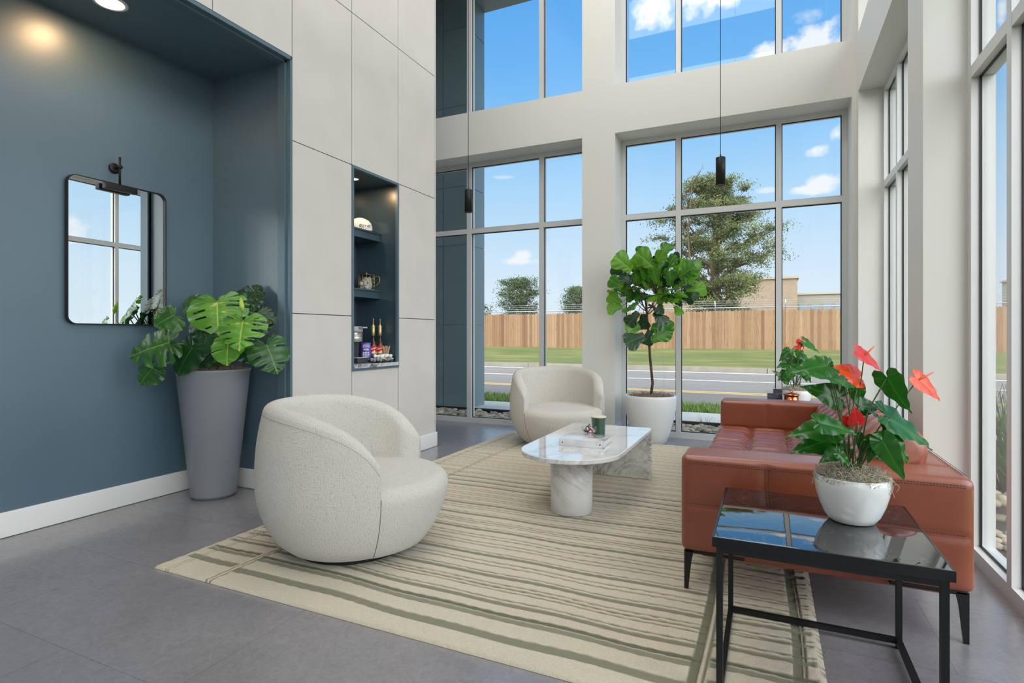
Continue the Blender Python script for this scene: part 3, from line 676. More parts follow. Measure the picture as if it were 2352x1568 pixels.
# ------------------------------------------------------------------ armchairs
def armchair():
    root = empty('armchair')
    base = MB(); base.cyl(0, 0, 0, .035, .30, 40); base.build('swivel_base', m_black, root)
    ZB = .036
    def Ro(z):
        if z < .42: return .512-.155*((.42-z)/.40)**2.3
        return .512-.062*((z-.42)/.42)**2.2
    PE = R(124); T = .108
    def H(p):
        a = min(1, abs(p)/R(127)); return .37+.446*(1-a**3.5)**(1/2.5)
    V = []; F = []; NP = 100; K = 0
    for i in range(NP+1):
        s_ = -1+2*i/NP; s_ = math.copysign(1-(1-abs(s_))**1.35, s_); p = s_*PE; h = H(p); e = (PE-abs(p))/R(9)
        tk = T*math.sqrt(max(0.06, 1-(1-min(1, e))**2)) if e < 1 else T
        prof = []; rt = tk/2
        zt = h-rt*1.05
        for k in range(15): z = ZB+(zt-ZB)*k/14; prof.append((Ro(z)+(-.02*(1-k/1.0) if k < 1 else 0), z))
        rc = Ro(zt)-rt
        for k in range(1, 10): a = PI*k/10; prof.append((rc+rt*math.cos(a), zt+rt*1.05*math.sin(a)))
        for k in range(15):
            z = zt+(ZB-zt)*k/14; prof.append((min(Ro(zt)-tk-.012*math.sin(PI*k/14), Ro(z)-tk*.6), z))
        K = len(prof)
        for (r_, z) in prof:
            a = PI+p; V.append((r_*math.cos(a), r_*math.sin(a), z))
    for i in range(NP):
        for k in range(K-1): a = i*K+k; F.append((a, a+K, a+K+1, a+1))
    for k in range(K//2): a = NP*K; F.append((k, k+1, K-2-k, K-1-k)); F.append((a+k+1, a+k, a+K-1-k, a+K-2-k))
    sh = MB().add(V, F, True); sh.build('shell_back', m_boucle, root)
    # seat block: wraps the front between the arm ends
    V = []; F = []; n = 96
    zs_ = .412
    def seatR(a):      # a: angle from front
        aa = abs(a)
        if aa < R(57): return 1.0, Ro
        return 0, None
    rings = []
    prof = [(0, ZB), (1, .10), (2, .18), (3, .26), (4, .33)]
    for i in range(n):
        a = -PI+2*PI*i/n; aa = abs(a); f = 1 if aa < R(58.5) else 0
        col_ = []
        for z in (ZB, ZB+.012, .07, .09, .11, .13, .155, .18, .205, .23, .26, .29, .315, .34):
            r_ = Ro(z)+.004*math.cos(a)+.02*max(0, math.cos(a*1.5)) if f else Ro(z)-.012-.058*min(1, max(0, (aa-R(66))/R(8)))
            if z == ZB: r_ -= .018
            if f and aa > R(54.5): r_ -= .010*(aa-R(54.5))/R(4)
            col_.append((r_, z))
        rr = col_[-1][0]; zt = .34; rd = .075
        for k in range(1, 8):
            b = PI/2*k/7; col_.append((rr-rd*(1-math.cos(b)), zt+(zs_-zt)*math.sin(b)))
        for k in range(1, 6): q = 1-k/6; col_.append(((rr-rd)*q, zs_+.022*(1-q*q)))
        rings.append(col_)
    K = len(rings[0])
    for c_, i in zip(rings, range(n)):
        a = -PI+2*PI*i/n
        for (r_, z) in c_: V.append((r_*math.cos(a), r_*math.sin(a), z))
    for i in range(n):
        for k in range(K-1): a = i*K+k; b = ((i+1) % n)*K+k; F.append((a, b, b+1, a+1))
    V.append((0, 0, zs_+.023)); c0 = len(V)-1
    for i in range(n): F.append((i*K+K-1, ((i+1) % n)*K+K-1, c0))
    MB().add(V, F, True).build('seat', m_boucle, root)
    # welt seam following the outer edge of the shell
    pts = []
    for i in range(81):
        p = -PE*.995+2*PE*.995*i/80; z = H(p)-T*.50
        if z > ZB: pts.append(((Ro(z)-.0006)*math.cos(PI+p), (Ro(z)-.0006)*math.sin(PI+p), z))
    m_seam = mat('shadowed seam thread', col(186, 178, 162), .95)
    MB().tube(pts, .0022, 6).build('seam', m_seam, root)
    m_crease = mat('painted crease shade', col(128, 120, 104), .98)  # shadow colour, paints the shade of the crease at the arm ends
    for sg in (-1, 1):
        q = []
        for k in range(24):
            z = ZB+.01+(.365-ZB)*k/23; a = PI+sg*(PE+R(.25)); q.append(((Ro(z)-.0002)*math.cos(a), (Ro(z)-.0002)*math.sin(a), z))
        MB().tube(q, .0024, 6).build('seam', m_crease, root)
    return root
ch = armchair(); ch.location = (-2.13, 2.49, ZR); ch.rotation_euler = (0, 0, R(21)); tag(ch, 'cream boucle barrel armchair nearest the camera, seen from its side', 'armchair', 'armchairs')
ch2 = copy_tree(ch); ch2.location = (-2.08, 5.70, ZR); ch2.rotation_euler = (0, 0, R(-55)); tag(ch2, 'cream boucle barrel armchair by the far window wall, facing the camera', 'armchair', 'armchairs')

# ------------------------------------------------------------------ coffee table
ct = empty('coffee_table', (-1.2, 3.9, ZR)); tag(ct, 'white marble coffee table with rounded near end on the rug', 'coffee table')
W2 = .34; yn = 3.58-3.9; yf = 4.65-3.9; out = []
for k in range(33): a = PI+PI*k/32; out.append((W2*math.cos(a), yn+W2*1.03*math.sin(a)))
out += [(W2, yf-.01), (W2-.01, yf), (-W2+.01, yf), (-W2, yf-.01)]
def prism(out, zs_ins):     # zs_ins: (z, inset) rows
    V = []; F = []; n = len(out); cx = sum(p[0] for p in out)/n; cy = sum(p[1] for p in out)/n
    for (z, ins) in zs_ins:
        for i, (x, y) in enumerate(out):
            a = Vector(out[i-1]); b = Vector(out[(i+1) % n]); t_ = (b-a).normalized(); nn = Vector((-t_.y, t_.x)); V.append((x+nn.x*ins, y+nn.y*ins, z))
    m_ = len(zs_ins)
    for j in range(m_-1):
        for i in range(n): k = (i+1) % n; F.append((j*n+i, j*n+k, (j+1)*n+k, (j+1)*n+i))
    F.append(tuple(range(n-1, -1, -1))); F.append(tuple((m_-1)*n+i for i in range(n))); return V, F
ZC = .43-ZR
MB().add(*prism(out, [(ZC-.028, .002), (ZC-.025, 0), (ZC-.003, 0), (ZC, .003)])).build('table_top', m_marble, ct)
MB().lathe([(.137, 0), (.14, .003), (.14, ZC-.029)], 64, Matrix.Translation((0, 3.575-3.9, 0))).build('round_leg', m_marble5, ct)
MB().rbox(-W2+.004, W2-.002, yf-.062, yf-.004, 0, ZC-.029, .002, 2).build('slab_leg', m_marble2, ct)
# marbled ring binder
bd = empty('ring_binder', (-1.0, 3.66, .4305), R(2)); tag(bd, 'grey marble pattern ring binder lying on the coffee table', 'binder')
MB().rbox(-.318, -.0, 0, .004, 0, .048, .0015, 2).build('spine', m_marble3, bd)
MB().rbox(-.318, .0, 0, .26, .0455, .048, .001, 2).build('front_cover', m_marble3, bd)
MB().rbox(-.318, .0, 0, .26, 0, .0025, .001, 2).build('back_cover', m_marble3, bd)
mb = MB()
for k in range(9): mb.box(-.305, -.012, .02, .245, .004+k*.0036, .0066+k*.0036)
mb.build('pages', m_paperw, bd)
for x in (-.292, -.028): MB().lathe([(.0, 0), (.0042, 0), (.0042, .0012), (.002, .0016)], 12, Matrix.Translation((x, -.0005, .024)) @ Matrix.Rotation(PI/2, 4, 'X')).build('rivet', m_blackmat, bd)
# candy dish
cd = empty('candy_dish', (-1.212, 4.02, .4305)); tag(cd, 'small footed glass candy dish on the coffee table in front of the green candle', 'dish')
MB().lathe([(.0, 0), (.024, 0), (.024, .003), (.008, .008), (.008, .016), (.022, .022), (.048, .042), (.057, .064), (.056, .082), (.0535, .082), (.054, .064), (.045, .045), (.02, .026), (0, .024)], 32).build('bowl', m_clear, cd)
cc = [(200, 40, 50), (240, 240, 240), (60, 80, 160), (230, 140, 60), (90, 50, 40), (230, 120, 150), (70, 130, 90), (40, 36, 40), (236, 226, 200)]
cmats = [mat('candy wrap %d' % i, col(*c_), .25) for i, c_ in enumerate(cc)]
cnames = ['red', 'white', 'blue', 'orange', 'brown', 'pink', 'green', 'black', 'cream']
random.seed(21)
for k in range(34):
    lay = k//11; a = k*2.4; q = (.034-.003*lay)*math.sqrt((k % 11+.5)/11) if lay else .03*math.sqrt((k % 11+.5)/11)
    z = .038+lay*.017 + (0 if lay else .012*(q/.03)); c_ = Vector((-1.212+q*math.cos(a), 4.02+q*math.sin(a), .4305+z)); T_ = Matrix.Translation(c_) @ Matrix.Rotation(random.uniform(0, 3), 4, Vector((random.random(), random.random(), random.random()+.1)).normalized())
    mb = MB(); sphere(mb, (0, 0, 0), .0085, 8, 6, (1.25, .9, .8))
    for sg in (-1, 1): mb.lathe([(.002, .008), (.007, .016), (.0065, .017)], 6, Matrix.Rotation(sg*PI/2, 4, 'Y'))
    o = mb.build('wrapped_candy', cmats[k % 9]); o.matrix_world = T_
    tag(o, cnames[k % 9]+' wrapped candy among the sweets in the glass dish', 'candy', 'candies in the glass dish')
# green candle
cn = empty('candle_jar', (-1.19, 4.2, .4305)); tag(cn, 'dark green glazed candle jar with a cream lid on the coffee table', 'candle')
MB().lathe([(.048, 0), (.05, .004), (.056, .12), (.058, .124), (.058, .128), (.05, .128)], 40).build('jar', m_greencup, cn)
MB().lathe([(.052, .1285), (.0595, .129), (.0595, .137), (.055, .139)], 40).build('lid', m_cream, cn)

# ------------------------------------------------------------------ sofa
sf = empty('leather_sofa', (0, 0, 0)); tag(sf, 'cognac leather sofa with tufted seat and back beside the right windows', 'sofa')
SX0, SX1, SY0, SY1, SZ0, SZ1 = -.365, .722, 2.665, 5.27, .205, .645
def pill(u, p, a0=0.0): # pillow between seams spaced p, 0 at seam
    f = ((u-a0)/p) % 1.0; return 1-abs(2*f-1)**4
def arm_disp(yface, sgn):
    def fn(p, n):
        if abs(n.y) > .9:
            px = 1-abs(2*(((p.x+.365) % .3623)/.3623)-1)**10; pz = 1-abs(2*(((p.z-.205)/.215) % 1)-1)**10 if p.z < .62 else 1
            return -.006+.009*min(px, pz)
        if n.z > .9: return .004*math.sin(PI*min(1, max(0, (p.x-SX0)/(SX1-SX0))))
        return 0
    return fn
MB().rbox(SX0, SX1, SY0, SY0+.235, SZ0, SZ1, .028, nn=(60, 3, 30), fn=arm_disp(0, -1)).build('arm', m_leather, sf)
MB().rbox(SX0, SX1, SY1-.235, SY1, SZ0, SZ1, .028, nn=(60, 3, 30), fn=arm_disp(0, -1)).build('arm', m_leather, sf)
MB().rbox(.49, SX1-.001, SY0+.236, SY1-.236, SZ0, SZ1-.001, .025, nn=(4, 20, 4)).build('back_frame', m_leather, sf)
MB().rbox(-.33, .49, SY0+.236, SY1-.236, SZ0, .30, .015, nn=(4, 10, 3)).build('base', m_leather, sf)
MB().rbox(-.28, .66, SY0+.05, SY1-.05, .172, SZ0+.004, .01, nn=(4, 10, 2)).build('under_rail', m_leather, sf)
ys0, ys1 = SY0+.238, SY1-.238; PY_ = (ys1-ys0)/8; PX_ = .262
def seat_disp(p, n):
    if n.z > .3 or n.x < -.3:
        fx = ((p.x+.385)/PX_) % 1.0 if p.x > -.385 else 0; fy = ((p.y-ys0)/PY_) % 1.0
        a = 1-abs(2*fx-1)**7; b = 1-abs(2*fy-1)**3.5; f3 = ((p.y-ys0+.012*math.sin(PI*fx))/(PY_/2)) % 1.0; b2 = 1-abs(2*f3-1)**4*(.55+.35*math.sin(p.x*11+math.floor((p.y-ys0)/PY_)*2.1))
        return (-.026+.040*min(a, 1)*(b*.75+.25)*b2+.003*noise.noise(p*14))*(1 if n.z > .3 else .6)
    return 0
MB().rbox(-.385, .40, ys0, ys1, .295, .43, .04, nn=(66, 170, 4), fn=seat_disp).build('seat_cushion', m_leather, sf)
# back cushions: lean back, transverse channels with a long seam
def back_cushion(y0, y1):
    sec = cr2([(.345, .425), (.335, .52), (.37, .62), (.415, .705), (.475, .765), (.545, .785), (.605, .75), (.622, .69), (.612, .64), (.585, .58), (.55, .52), (.51, .46), (.46, .42), (.40, .41)], 84)
    n = len(sec); nrm = []
    for i in range(n):
        t_ = (sec[(i+1) % n]-sec[i-1]).normalized(); nrm.append(Vector((-t_.y, t_.x)))
    cen = sum(sec, Vector((0, 0)))/n; V = []; F = []; NY = 132; ribs = 6; w_ = y1-y0-.006
    for j in range(NY+1):
        u = j/NY; y = y0+.003+w_*u; f = (u*ribs) % 1.0; rib = 1-abs(2*f-1)**3.2; e = min(u, 1-u)*w_; rd = .035
        sh = 0 if e > rd else rd*(1-math.sqrt(max(0, 1-(1-e/rd)**2)))
        for i, p in enumerate(sec):
            k = i/n*14                          # position along the section, in control points
            on = 1.0 if .6 < k < 8.2 else 0.0; fz = min(1, abs(k-2.6)/.42)**1.5 if on else 1
            d = on*(-.020+.034*(rib*.75+.25*rib*fz)*(.45+.55*fz)); q = p+nrm[i]*d; q = cen+(q-cen)*(1-sh*3.2)
            V.append((q.x, y, q.y))
    for j in range(NY):
        for i in range(n): k = (i+1) % n; F.append((j*n+i, j*n+k, (j+1)*n+k, (j+1)*n+i))
    c0 = len(V); V += [(cen.x, y0+.003, cen.y), (cen.x, y1-.003, cen.y)]
    for i in range(n): k = (i+1) % n; F.append((c0, k, i)); F.append((c0+1, NY*n+i, NY*n+k))
    return MB().add(V, F, True)
def cr2(pts, n):
    P = [Vector(p) for p in pts]; m_ = len(P); o = []
    for i in range(n):
        t = i/n*m_; k = int(t); f = t-k; a, b, c_, d = P[k-1], P[k], P[(k+1) % m_], P[(k+2) % m_]
        o.append(.5*((2*b)+(c_-a)*f+(2*a-5*b+4*c_-d)*f*f+(3*b-a-3*c_+d)*f**3))
    return o
back_cushion(ys0, (ys0+ys1)/2).build('back_cushion', m_leather, sf); back_cushion((ys0+ys1)/2, ys1).build('back_cushion', m_leather, sf)
# stitching
mb = MB()
def stitches(a, b, off, dn, n=None):
    a = Vector(a); b = Vector(b); L_ = (b-a).length; k = max(1, int(L_/.0105)); d = (b-a)/k
    for i in range(k):
        for sg in (-1, 1):
            p = a+d*(i+.2)+Vector(off)*sg; mb.tube([p, p+d*.6], .0013, 4)
yo = SY0-.001
stitches((SX0+.03, yo-.0015, SZ1-.030), (SX1-.03, yo-.0015, SZ1-.030), (0, .0005, .0045), 0)
for x in (-.003, .36): stitches((x, yo+.003, SZ0+.02), (x, yo+.003, SZ1-.03), (.006, 0, 0), 0)
stitches((SX0+.03, yo+.003, .42), (SX1-.03, yo+.003, .42), (0, 0, .006), 0)
stitches((SX1-.02, yo+.06, SZ1+.003), (SX1-.02, SY1-.1, SZ1+.003), (.005, 0, 0), 0)
for k in range(1, 3):
    x = -.385+PX_*k; stitches((x, ys0+.03, .412), (x, ys1-.03, .412), (.007, 0, 0), 0)
mb.build('stitching', m_thread, sf)
mb = MB()
rr = .0045
mb.tube([(SX0+.015, yo+.012, SZ0+.03), (SX0+.012, yo+.012, SZ1-.04), (SX0+.03, yo+.010, SZ1-.017)], rr, 6); mb.tube([(SX1-.012, yo+.012, SZ0+.03), (SX1-.010, yo+.012, SZ1-.04), (SX1-.03, yo+.010, SZ1-.017)], rr, 6)
mb.tube([(SX0+.03, yo+.010, SZ1-.013), (SX1-.03, yo+.010, SZ1-.013)], rr*.8, 6); mb.build('piping', m_leather, sf)
def sofa_leg(x, y, sx, sy):
    mb = MB(); z1 = .203
    mb.rbox(min(x, x+sx*.26), max(x, x+sx*.26), min(y, y+sy*.03), max(y, y+sy*.03), z1-.018, z1, .006, 3)
    V = []; F = []
    rows = [(z1-.004, .040, .03), (z1-.03, .036, .028), (z1-.06, .030, .024), (.05+ZR, .022, .016), (ZR+.001, .018, .012)]
    for (z, w_, d_) in rows:
        xo = x; V += [(xo, y, z), (xo+sx*w_, y, z), (xo+sx*w_, y+sy*d_, z), (xo, y+sy*d_, z)]
    for j in range(4):
        for i in range(4): k = (i+1) % 4; F.append((j*4+i, j*4+k, j*4+4+k, j*4+4+i))
    F += [(3, 2, 1, 0), (16, 17, 18, 19)]; mb.add(V, F); mb.build('leg', m_blackmat, sf)
sofa_leg(SX0+.012, SY0+.03, 1, 1); sofa_leg(SX0+.012, SY1-.03, 1, -1)
ZRs = ZR; ZR = 0.0
sofa_leg(SX1-.012, SY0+.03, -1, 1); sofa_leg(SX1-.012, SY1-.03, -1, -1); ZR = ZRs

# ------------------------------------------------------------------ side tables
m_gloss = mat('polished black stone', col(12, 13, 16), .03, IOR=3.2); t = NT(m_gloss); v = t.coord(); n = t.noise(v, 3, 9, .6, 2.2)
a = t.math('ABSOLUTE', t.math('SUBTRACT', n, .5)); t.base(t.mix(t.ramp(a, [(0, (.35, .35, .35, 1)), (.006, (0, 0, 0, 1))]), col(14, 15, 18), col(150, 152, 158)))
t.bump(t.noise(v, 7, 2), .015, .02)
m_edge = mat('black satin edge', col(16, 18, 22), .22)
def side_table(name, x0, x1, y0, y1, label):
    r = empty(name, ((x0+x1)/2, (y0+y1)/2, 0)); w_ = (x1-x0)/2; d_ = (y1-y0)/2; zt = .54; s_ = .02; i_ = .012
    MB().rbox(-w_+.0065, w_-.0065, -d_+.0065, d_-.0065, zt-.030, zt, .0015, 2).build('table_top', m_gloss, r)
    mb = MB()
    for (a0, a1, b0, b1) in ((-w_, w_, -d_, -d_+.006), (-w_, w_, d_-.006, d_), (-w_, -w_+.006, -d_+.006, d_-.006), (w_-.006, w_, -d_+.006, d_-.006)): mb.box(a0, a1, b0, b1, zt-.032, zt-.0005)
    mb.build('edge_band', m_edge, r)
    for (sx, sy) in ((-1, -1), (1, -1), (1, 1), (-1, 1)):
        xa = sx*(w_-i_); ya = sy*(d_-i_); MB().box(min(xa, xa-sx*s_), max(xa, xa-sx*s_), min(ya, ya-sy*s_), max(ya, ya-sy*s_), .018 if xa+(x0+x1)/2 < .187 else .001, zt-.0335).build('leg', m_black, r)
    a = w_-i_-s_-.0005; b = d_-i_-s_-.0005
    for z, nm in ((.019, 'lower_frame'), (zt-.0335-s_, 'upper_frame')):
        mb = MB(); o = s_*1.0
        for sg in (-1, 1): mb.box(-a, a, sg*(b+s_*.5)-s_*.49, sg*(b+s_*.5)+s_*.49, z, z+s_); mb.box(sg*(a+s_*.5)-s_*.49, sg*(a+s_*.5)+s_*.49, -b, b, z, z+s_)
        mb.build(nm, m_black, r)
    tag(r, label, 'side table', 'black side tables'); return r
side_table('side_table', -.165, .478, 1.925, 2.575, 'black glossy side table with square metal frame in the foreground')
side_table('side_table', -.10, .54, 5.30, 5.94, 'black side table behind the far sofa arm')

# ------------------------------------------------------------------ leaves
def cr(pts, n):
    P = [Vector(p) for p in pts]; P = [P[0]*2-P[1]]+P+[P[-1]*2-P[-2]]; o = []; m_ = len(P)-3
    for i in range(n+1):
        t = i/n*m_; k = min(m_-1, int(t)); f = t-k; a, b, c_, d = P[k:k+4]
        o.append(.5*((2*b)+(c_-a)*f+(2*a-5*b+4*c_-d)*f*f+(3*b-a-3*c_+d)*f**3))
    return o
SH = {'monstera': [(0, -.03), (.09, -.2), (.26, -.30), (.44, -.24), (.55, -.04), (.58, .2), (.52, .46), (.36, .72), (.16, .9), (0, 1)],
      'anth': [(0, -.02), (.08, -.17), (.2, -.22), (.31, -.10), (.34, .08), (.28, .33), (.17, .6), (.07, .83), (0, 1)],
      'fig': [(0, 0), (.09, -.01), (.17, .07), (.19, .22), (.22, .38), (.33, .58), (.39, .76), (.31, .94), (.12, 1.01), (0, .99)],
      'spathe': [(0, -.02), (.1, -.14), (.24, -.14), (.34, .03), (.35, .22), (.27, .46), (.15, .72), (.05, .9), (0, 1)]}
def leaf(shape, base, tip, nrm=(0, -1, .5), wid=1.0, curl=.25, fold=.12, m=None, parent=None, name='leaf', slots=0, seed=0, wav=.015, roll=0, mb=None, attr=None, nu=44, ns=9):
    rn = random.Random(seed); base = Vector(base); tip = Vector(tip); y = tip-base; L = y.length; y.normalize(); n = Vector(nrm).normalized()
    x = y.cross(n).normalized(); n = x.cross(y).normalized(); E = cr(SH[shape], nu)
    V = []; F = []; A = []
    ks = []
    if slots:
        for sd in (-1, 1):
            for k in range(slots): ks.append((sd, .30+.55*(k+rn.uniform(.2, .8))/slots, rn.uniform(.28, .5), rn.uniform(.010, .018), rn.random() < .25))
    for sd in (-1, 1):
        b0 = len(V)
        for i in range(nu+1):
            u = i/nu; e = E[i]
            my = 0 if u < .33 else (u-.33)/.67*.93 if u < .999 else 1.0
            if e.y < .0 and u < .33: my = 0
            my = min(my, max(0, e.y-.12*(1-u))) if u >= .33 else 0
            for j in range(ns+1):
                s_ = j/ns; px = e.x*wid*s_*sd; py = my+(e.y-my)*s_**1.05
                z = -curl*(py*abs(py))*.6 - fold*(-abs(px)) - curl*.9*(px*px)*1.6 + wav*math.sin(u*38+sd)*s_*s_*2
                z += .012*math.sin(u*60)*math.sin(PI*s_) if slots else 0
                V.append(tuple(base+x*px*L+y*py*L+n*z*L)); A.append(min(1, abs(px)*1.2) if s_ > 0 else 0)
        for i in range(nu):
            for j in range(ns):
                um = (i+.5)/nu; sm = (j+.5)/ns; cut = False
                for (q, uk, s0, w_, hole) in ks:
                    if q == sd and abs(um-uk) < w_*(.25+1.3*sm)*(1 if not hole else math.sqrt(max(0, 1-((sm-.55)/.25)**2))) and sm > s0 and (not hole or sm < .8): cut = True
                if cut: continue
                a = b0+i*(ns+1)+j; f = (a, a+1, a+ns+2, a+ns+1); F.append(f if sd > 0 else f[::-1])
    if mb is not None:
        mb.add(V, F, True); attr += A; return
    o = MB().add(V, F, True).build(name, m, parent, attr=A); return o
def mossy(mb, cx, cy, z, r, n, sd, hgt=.03, ln=.05, th=.0012, over=0):
    rn = random.Random(sd)
    for k in range(n):
        a = rn.uniform(0, 2*PI); q = r*math.sqrt(rn.random()); p = Vector((cx+q*math.cos(a), cy+q*math.sin(a), z+rn.uniform(0, hgt)*(1-.6*(q/r)**2))); pts = [p]; d = Vector((rn.uniform(-1, 1), rn.uniform(-1, 1), rn.uniform(-.3, .5)))
        for _ in range(5):
            d = (d+Vector((rn.uniform(-1, 1), rn.uniform(-1, 1), rn.uniform(-.7, .6)))*.9).normalized(); p = p+d*ln/5
            p.z = max(z-.004, p.z); 
            rad = math.hypot(p.x-cx, p.y-cy)
            if rad > r*(1.0+over): p.x = cx+(p.x-cx)*r*(1+over)/rad; p.y = cy+(p.y-cy)*r*(1+over)/rad
            pts.append(p.copy())
        mb.tube(pts, th, 3)

# ---- monstera in the tall grey planter
MX, MY = -3.752, 2.845
mo = empty('potted_monstera', (MX, MY, 0)); tag(mo, 'large potted monstera in a tall blue grey tapered planter in the alcove corner', 'potted plant')
def child_world(o, parent):   # geometry given in world coordinates
    o.matrix_parent_inverse = Matrix.Translation(-Vector(parent.location)); return o
MB().lathe([(.135, .0), (.135, .012), (.152, .014), (.156, .03), (.247, .925), (.252, .93), (.252, .945), (.236, .945), (.232, .90), (.1, .89)], 56).build('planter', m_greypot, mo)
MB().lathe([(.0, .90), (.232, .90)], 40, cap=False).build('soil', m_soil, mo)
mb = MB(); mossy(mb, 0, 0, .91, .222, 1100, 3, .035, .07, .0016); k = mb.build('moss', m_mosst, mo); k['kind'] = 'stuff'
ML = [ # attach px, tip px, depths, normal, width, slots, material, curl
 ((388,787),(289,812),3.80,3.72,(.5,-.6,.62),1.12,4,'A',.30),((499,694),(499,764),4.02,3.88,(.55,-.75,.55),1.32,5,'B',.25),((558,738),(546,800),3.86,3.74,(.5,-.8,.5),1.28,6,'B',.25),
 ((524,785),(518,837),3.86,3.78,(.4,-.9,.35),1.2,1,'B',.2),((613,793),(640,856),3.98,3.94,(.75,-.55,.45),1.15,3,'A',.3),((559,700),(597,653),4.2,4.22,(.2,-.8,.3),1.2,4,'C',.2),
 ((566,722),(636,727),4.12,4.12,(.4,-.6,.7),1.0,4,'C',.35),((399,725),(352,746),3.95,3.88,(.6,-.6,.5),1.5,0,'A',.25),((352,845),(315,882),3.75,3.72,(.4,-.8,.3),1.25,3,'A',.3),
 ((441,800),(399,862),3.88,3.84,(.3,-.8,.3),.95,0,'C',.25),((466,740),(457,780),3.95,3.88,(.3,-.7,.6),1.3,0,'C',.3),((474,776),(457,820),3.9,3.85,(.3,-.9,.3),1.15,0,'C',.2),
 ((486,815),(452,842),3.92,3.88,(.2,-.7,.6),1.0,0,'C',.3),((590,722),(599,775),4.12,4.08,(.7,-.7,.2),1.1,0,'C',.2),((445,700),(420,688),4.15,4.2,(.2,-.8,.4),1.3,1,'A',.2),
 ((558,800),(577,833),3.95,3.92,(.6,-.6,.4),1.1,0,'C',.2),((585,700),(606,668),4.18,4.2,(-.1,-.8,.4),1.1,3,'C',.2),((470,715),(440,742),4.0,3.95,(.2,-.8,.4),1.2,0,'C',.2)]
lm = {'A': m_leafA, 'B': m_leafB, 'C': m_leafC}; stems = MB(); root = Vector((MX, MY, .91))
for i, (a, b, d0, d1, n_, w_, sl, mm, cu) in enumerate(ML):
    A_ = at(*a, d0); B_ = at(*b, d1)
    child_world(leaf('monstera', A_, B_, n_, w_, cu, .10, lm[mm], mo, 'leaf', sl, i, nu=96, ns=18), mo)
    rt = root+Vector((random.uniform(-.05, .05), random.uniform(-.05, .05), 0)); mid = rt.lerp(A_, .55)+Vector((0, 0, .08)); stems.tube([tuple(p) for p in cr([rt, rt.lerp(mid, .5)+Vector((0, 0, .04)), mid, A_], 9)], .0045, 6)
a_ = at(556, 702, 3.95); stems.tube([root, a_+Vector((0, 0, -.1)), a_], .004, 6)
child_world(stems.build('stems', m_stem, mo), mo)
f0, f1 = at(557, 714, 3.93), at(553, 683, 3.95)
fur = MB(); fur.tube([f0, f0.lerp(f1, .3), f0.lerp(f1, .7), f1], [.004, .018, .014, .003], 8); child_world(fur.build('furled_leaf', m_leafB, mo), mo)

# ---- fiddle leaf fig
FX_, FY_ = -1.19, 6.30
fg = empty('potted_fig_tree', (FX_, FY_, 0)); tag(fg, 'fiddle leaf fig tree in a rounded white planter before the window', 'potted plant')
MB().lathe([(.165, 0), (.172, .006), (.215, .12), (.262, .30), (.278, .42), (.280, .50), (.276, .527), (.262, .527), (.262, .48), (.1, .47)], 56).build('planter', m_resin, fg)
MB().lathe([(0, .485), (.262, .485)], 40, cap=False).build('soil', m_soil, fg)
mb = MB(); mossy(mb, 0, 0, .495, .25, 1100, 5, .03, .07, .0018); k = mb.build('moss', m_mosst, fg); k['kind'] = 'stuff'
D = 6.22
tr_ = [Vector((FX_, FY_, .48)), at(1499, 880, 6.24), at(1493, 820, 6.22), at(1490, 770, 6.2), at(1485, 710, 6.2), at(1480, 670, 6.2)]
tk = MB(); tk.tube(tr_, [.017, .015, .014, .013, .011, .007], 8)
hub = at(1486, 715, 6.2)
br_ends = []
random.seed(77)
for k in range(9):
    a = 2*PI*k/9+.3; e = hub+Vector((math.cos(a)*random.uniform(.16, .3), math.sin(a)*random.uniform(.08, .2), random.uniform(.12, .42))); q = cr([hub+Vector((0, 0, .01*k-.04)), hub.lerp(e, .5)+Vector((0, 0, -.03)), e], 8); tk.tube(q, [.006, .006, .0055, .005, .005, .0045, .004, .0035, .003], 6); br_ends += q[2:]
br_ends += [at(1486, 745, 6.2), at(1489, 765, 6.2), at(1486, 730, 6.2)]
near = lambda p: min(br_ends, key=lambda q: (q-p).length)
FL = [((1450,621),(1415,588),'L'),((1506,611),(1520,577),'L'),((1504,615),(1462,580),'L'),((1556,638),(1565,593),'L'),((1559,636),(1596,611),'F'),((1576,668),(1622,659),'L'),((1539,656),(1539,626),'F'),
 ((1426,696),(1403,681),'L'),((1428,704),(1398,709),'L'),((1478,721),(1476,756),'C'),((1470,749),(1441,759),'L'),((1481,771),(1438,787),'C'),((1494,759),(1483,789),'C'),((1496,751),(1548,764),'F'),((1496,782),(1534,762),'F'),
 ((1466,717),(1440,745),'C'),((1503,717),(1529,745),'C'),((1455,678),(1433,658),'F'),((1514,699),(1522,676),'L'),((1430,658),(1411,648),'F'),((1453,650),(1433,636),'C'),((1436,631),(1408,613),'C'),((1562,678),(1583,683),'C'),
 ((1584,653),(1590,630),'L'),((1576,610),(1606,604),'F'),((1473,621),(1458,600),'L'),((1479,646),(1473,630),'F'),((1510,650),(1500,622),'F'),((1530,600),(1545,595),'C'),((1470,600),(1475,578),'F'),((1521,590),(1530,568),'F')]
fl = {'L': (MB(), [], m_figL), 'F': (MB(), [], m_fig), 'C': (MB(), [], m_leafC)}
random.seed(31)
for i, (a, b, k) in enumerate(FL):
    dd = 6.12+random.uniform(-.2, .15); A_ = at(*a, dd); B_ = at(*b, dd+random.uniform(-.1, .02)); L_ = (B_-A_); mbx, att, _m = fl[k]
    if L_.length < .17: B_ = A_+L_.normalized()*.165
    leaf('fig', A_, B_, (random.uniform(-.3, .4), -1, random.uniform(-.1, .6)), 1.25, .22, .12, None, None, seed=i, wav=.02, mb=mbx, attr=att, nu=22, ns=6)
    h = near(A_); tk.tube(cr([h, h.lerp(A_, .5)+Vector((0, 0, .012)), A_], 5), .0026, 5)
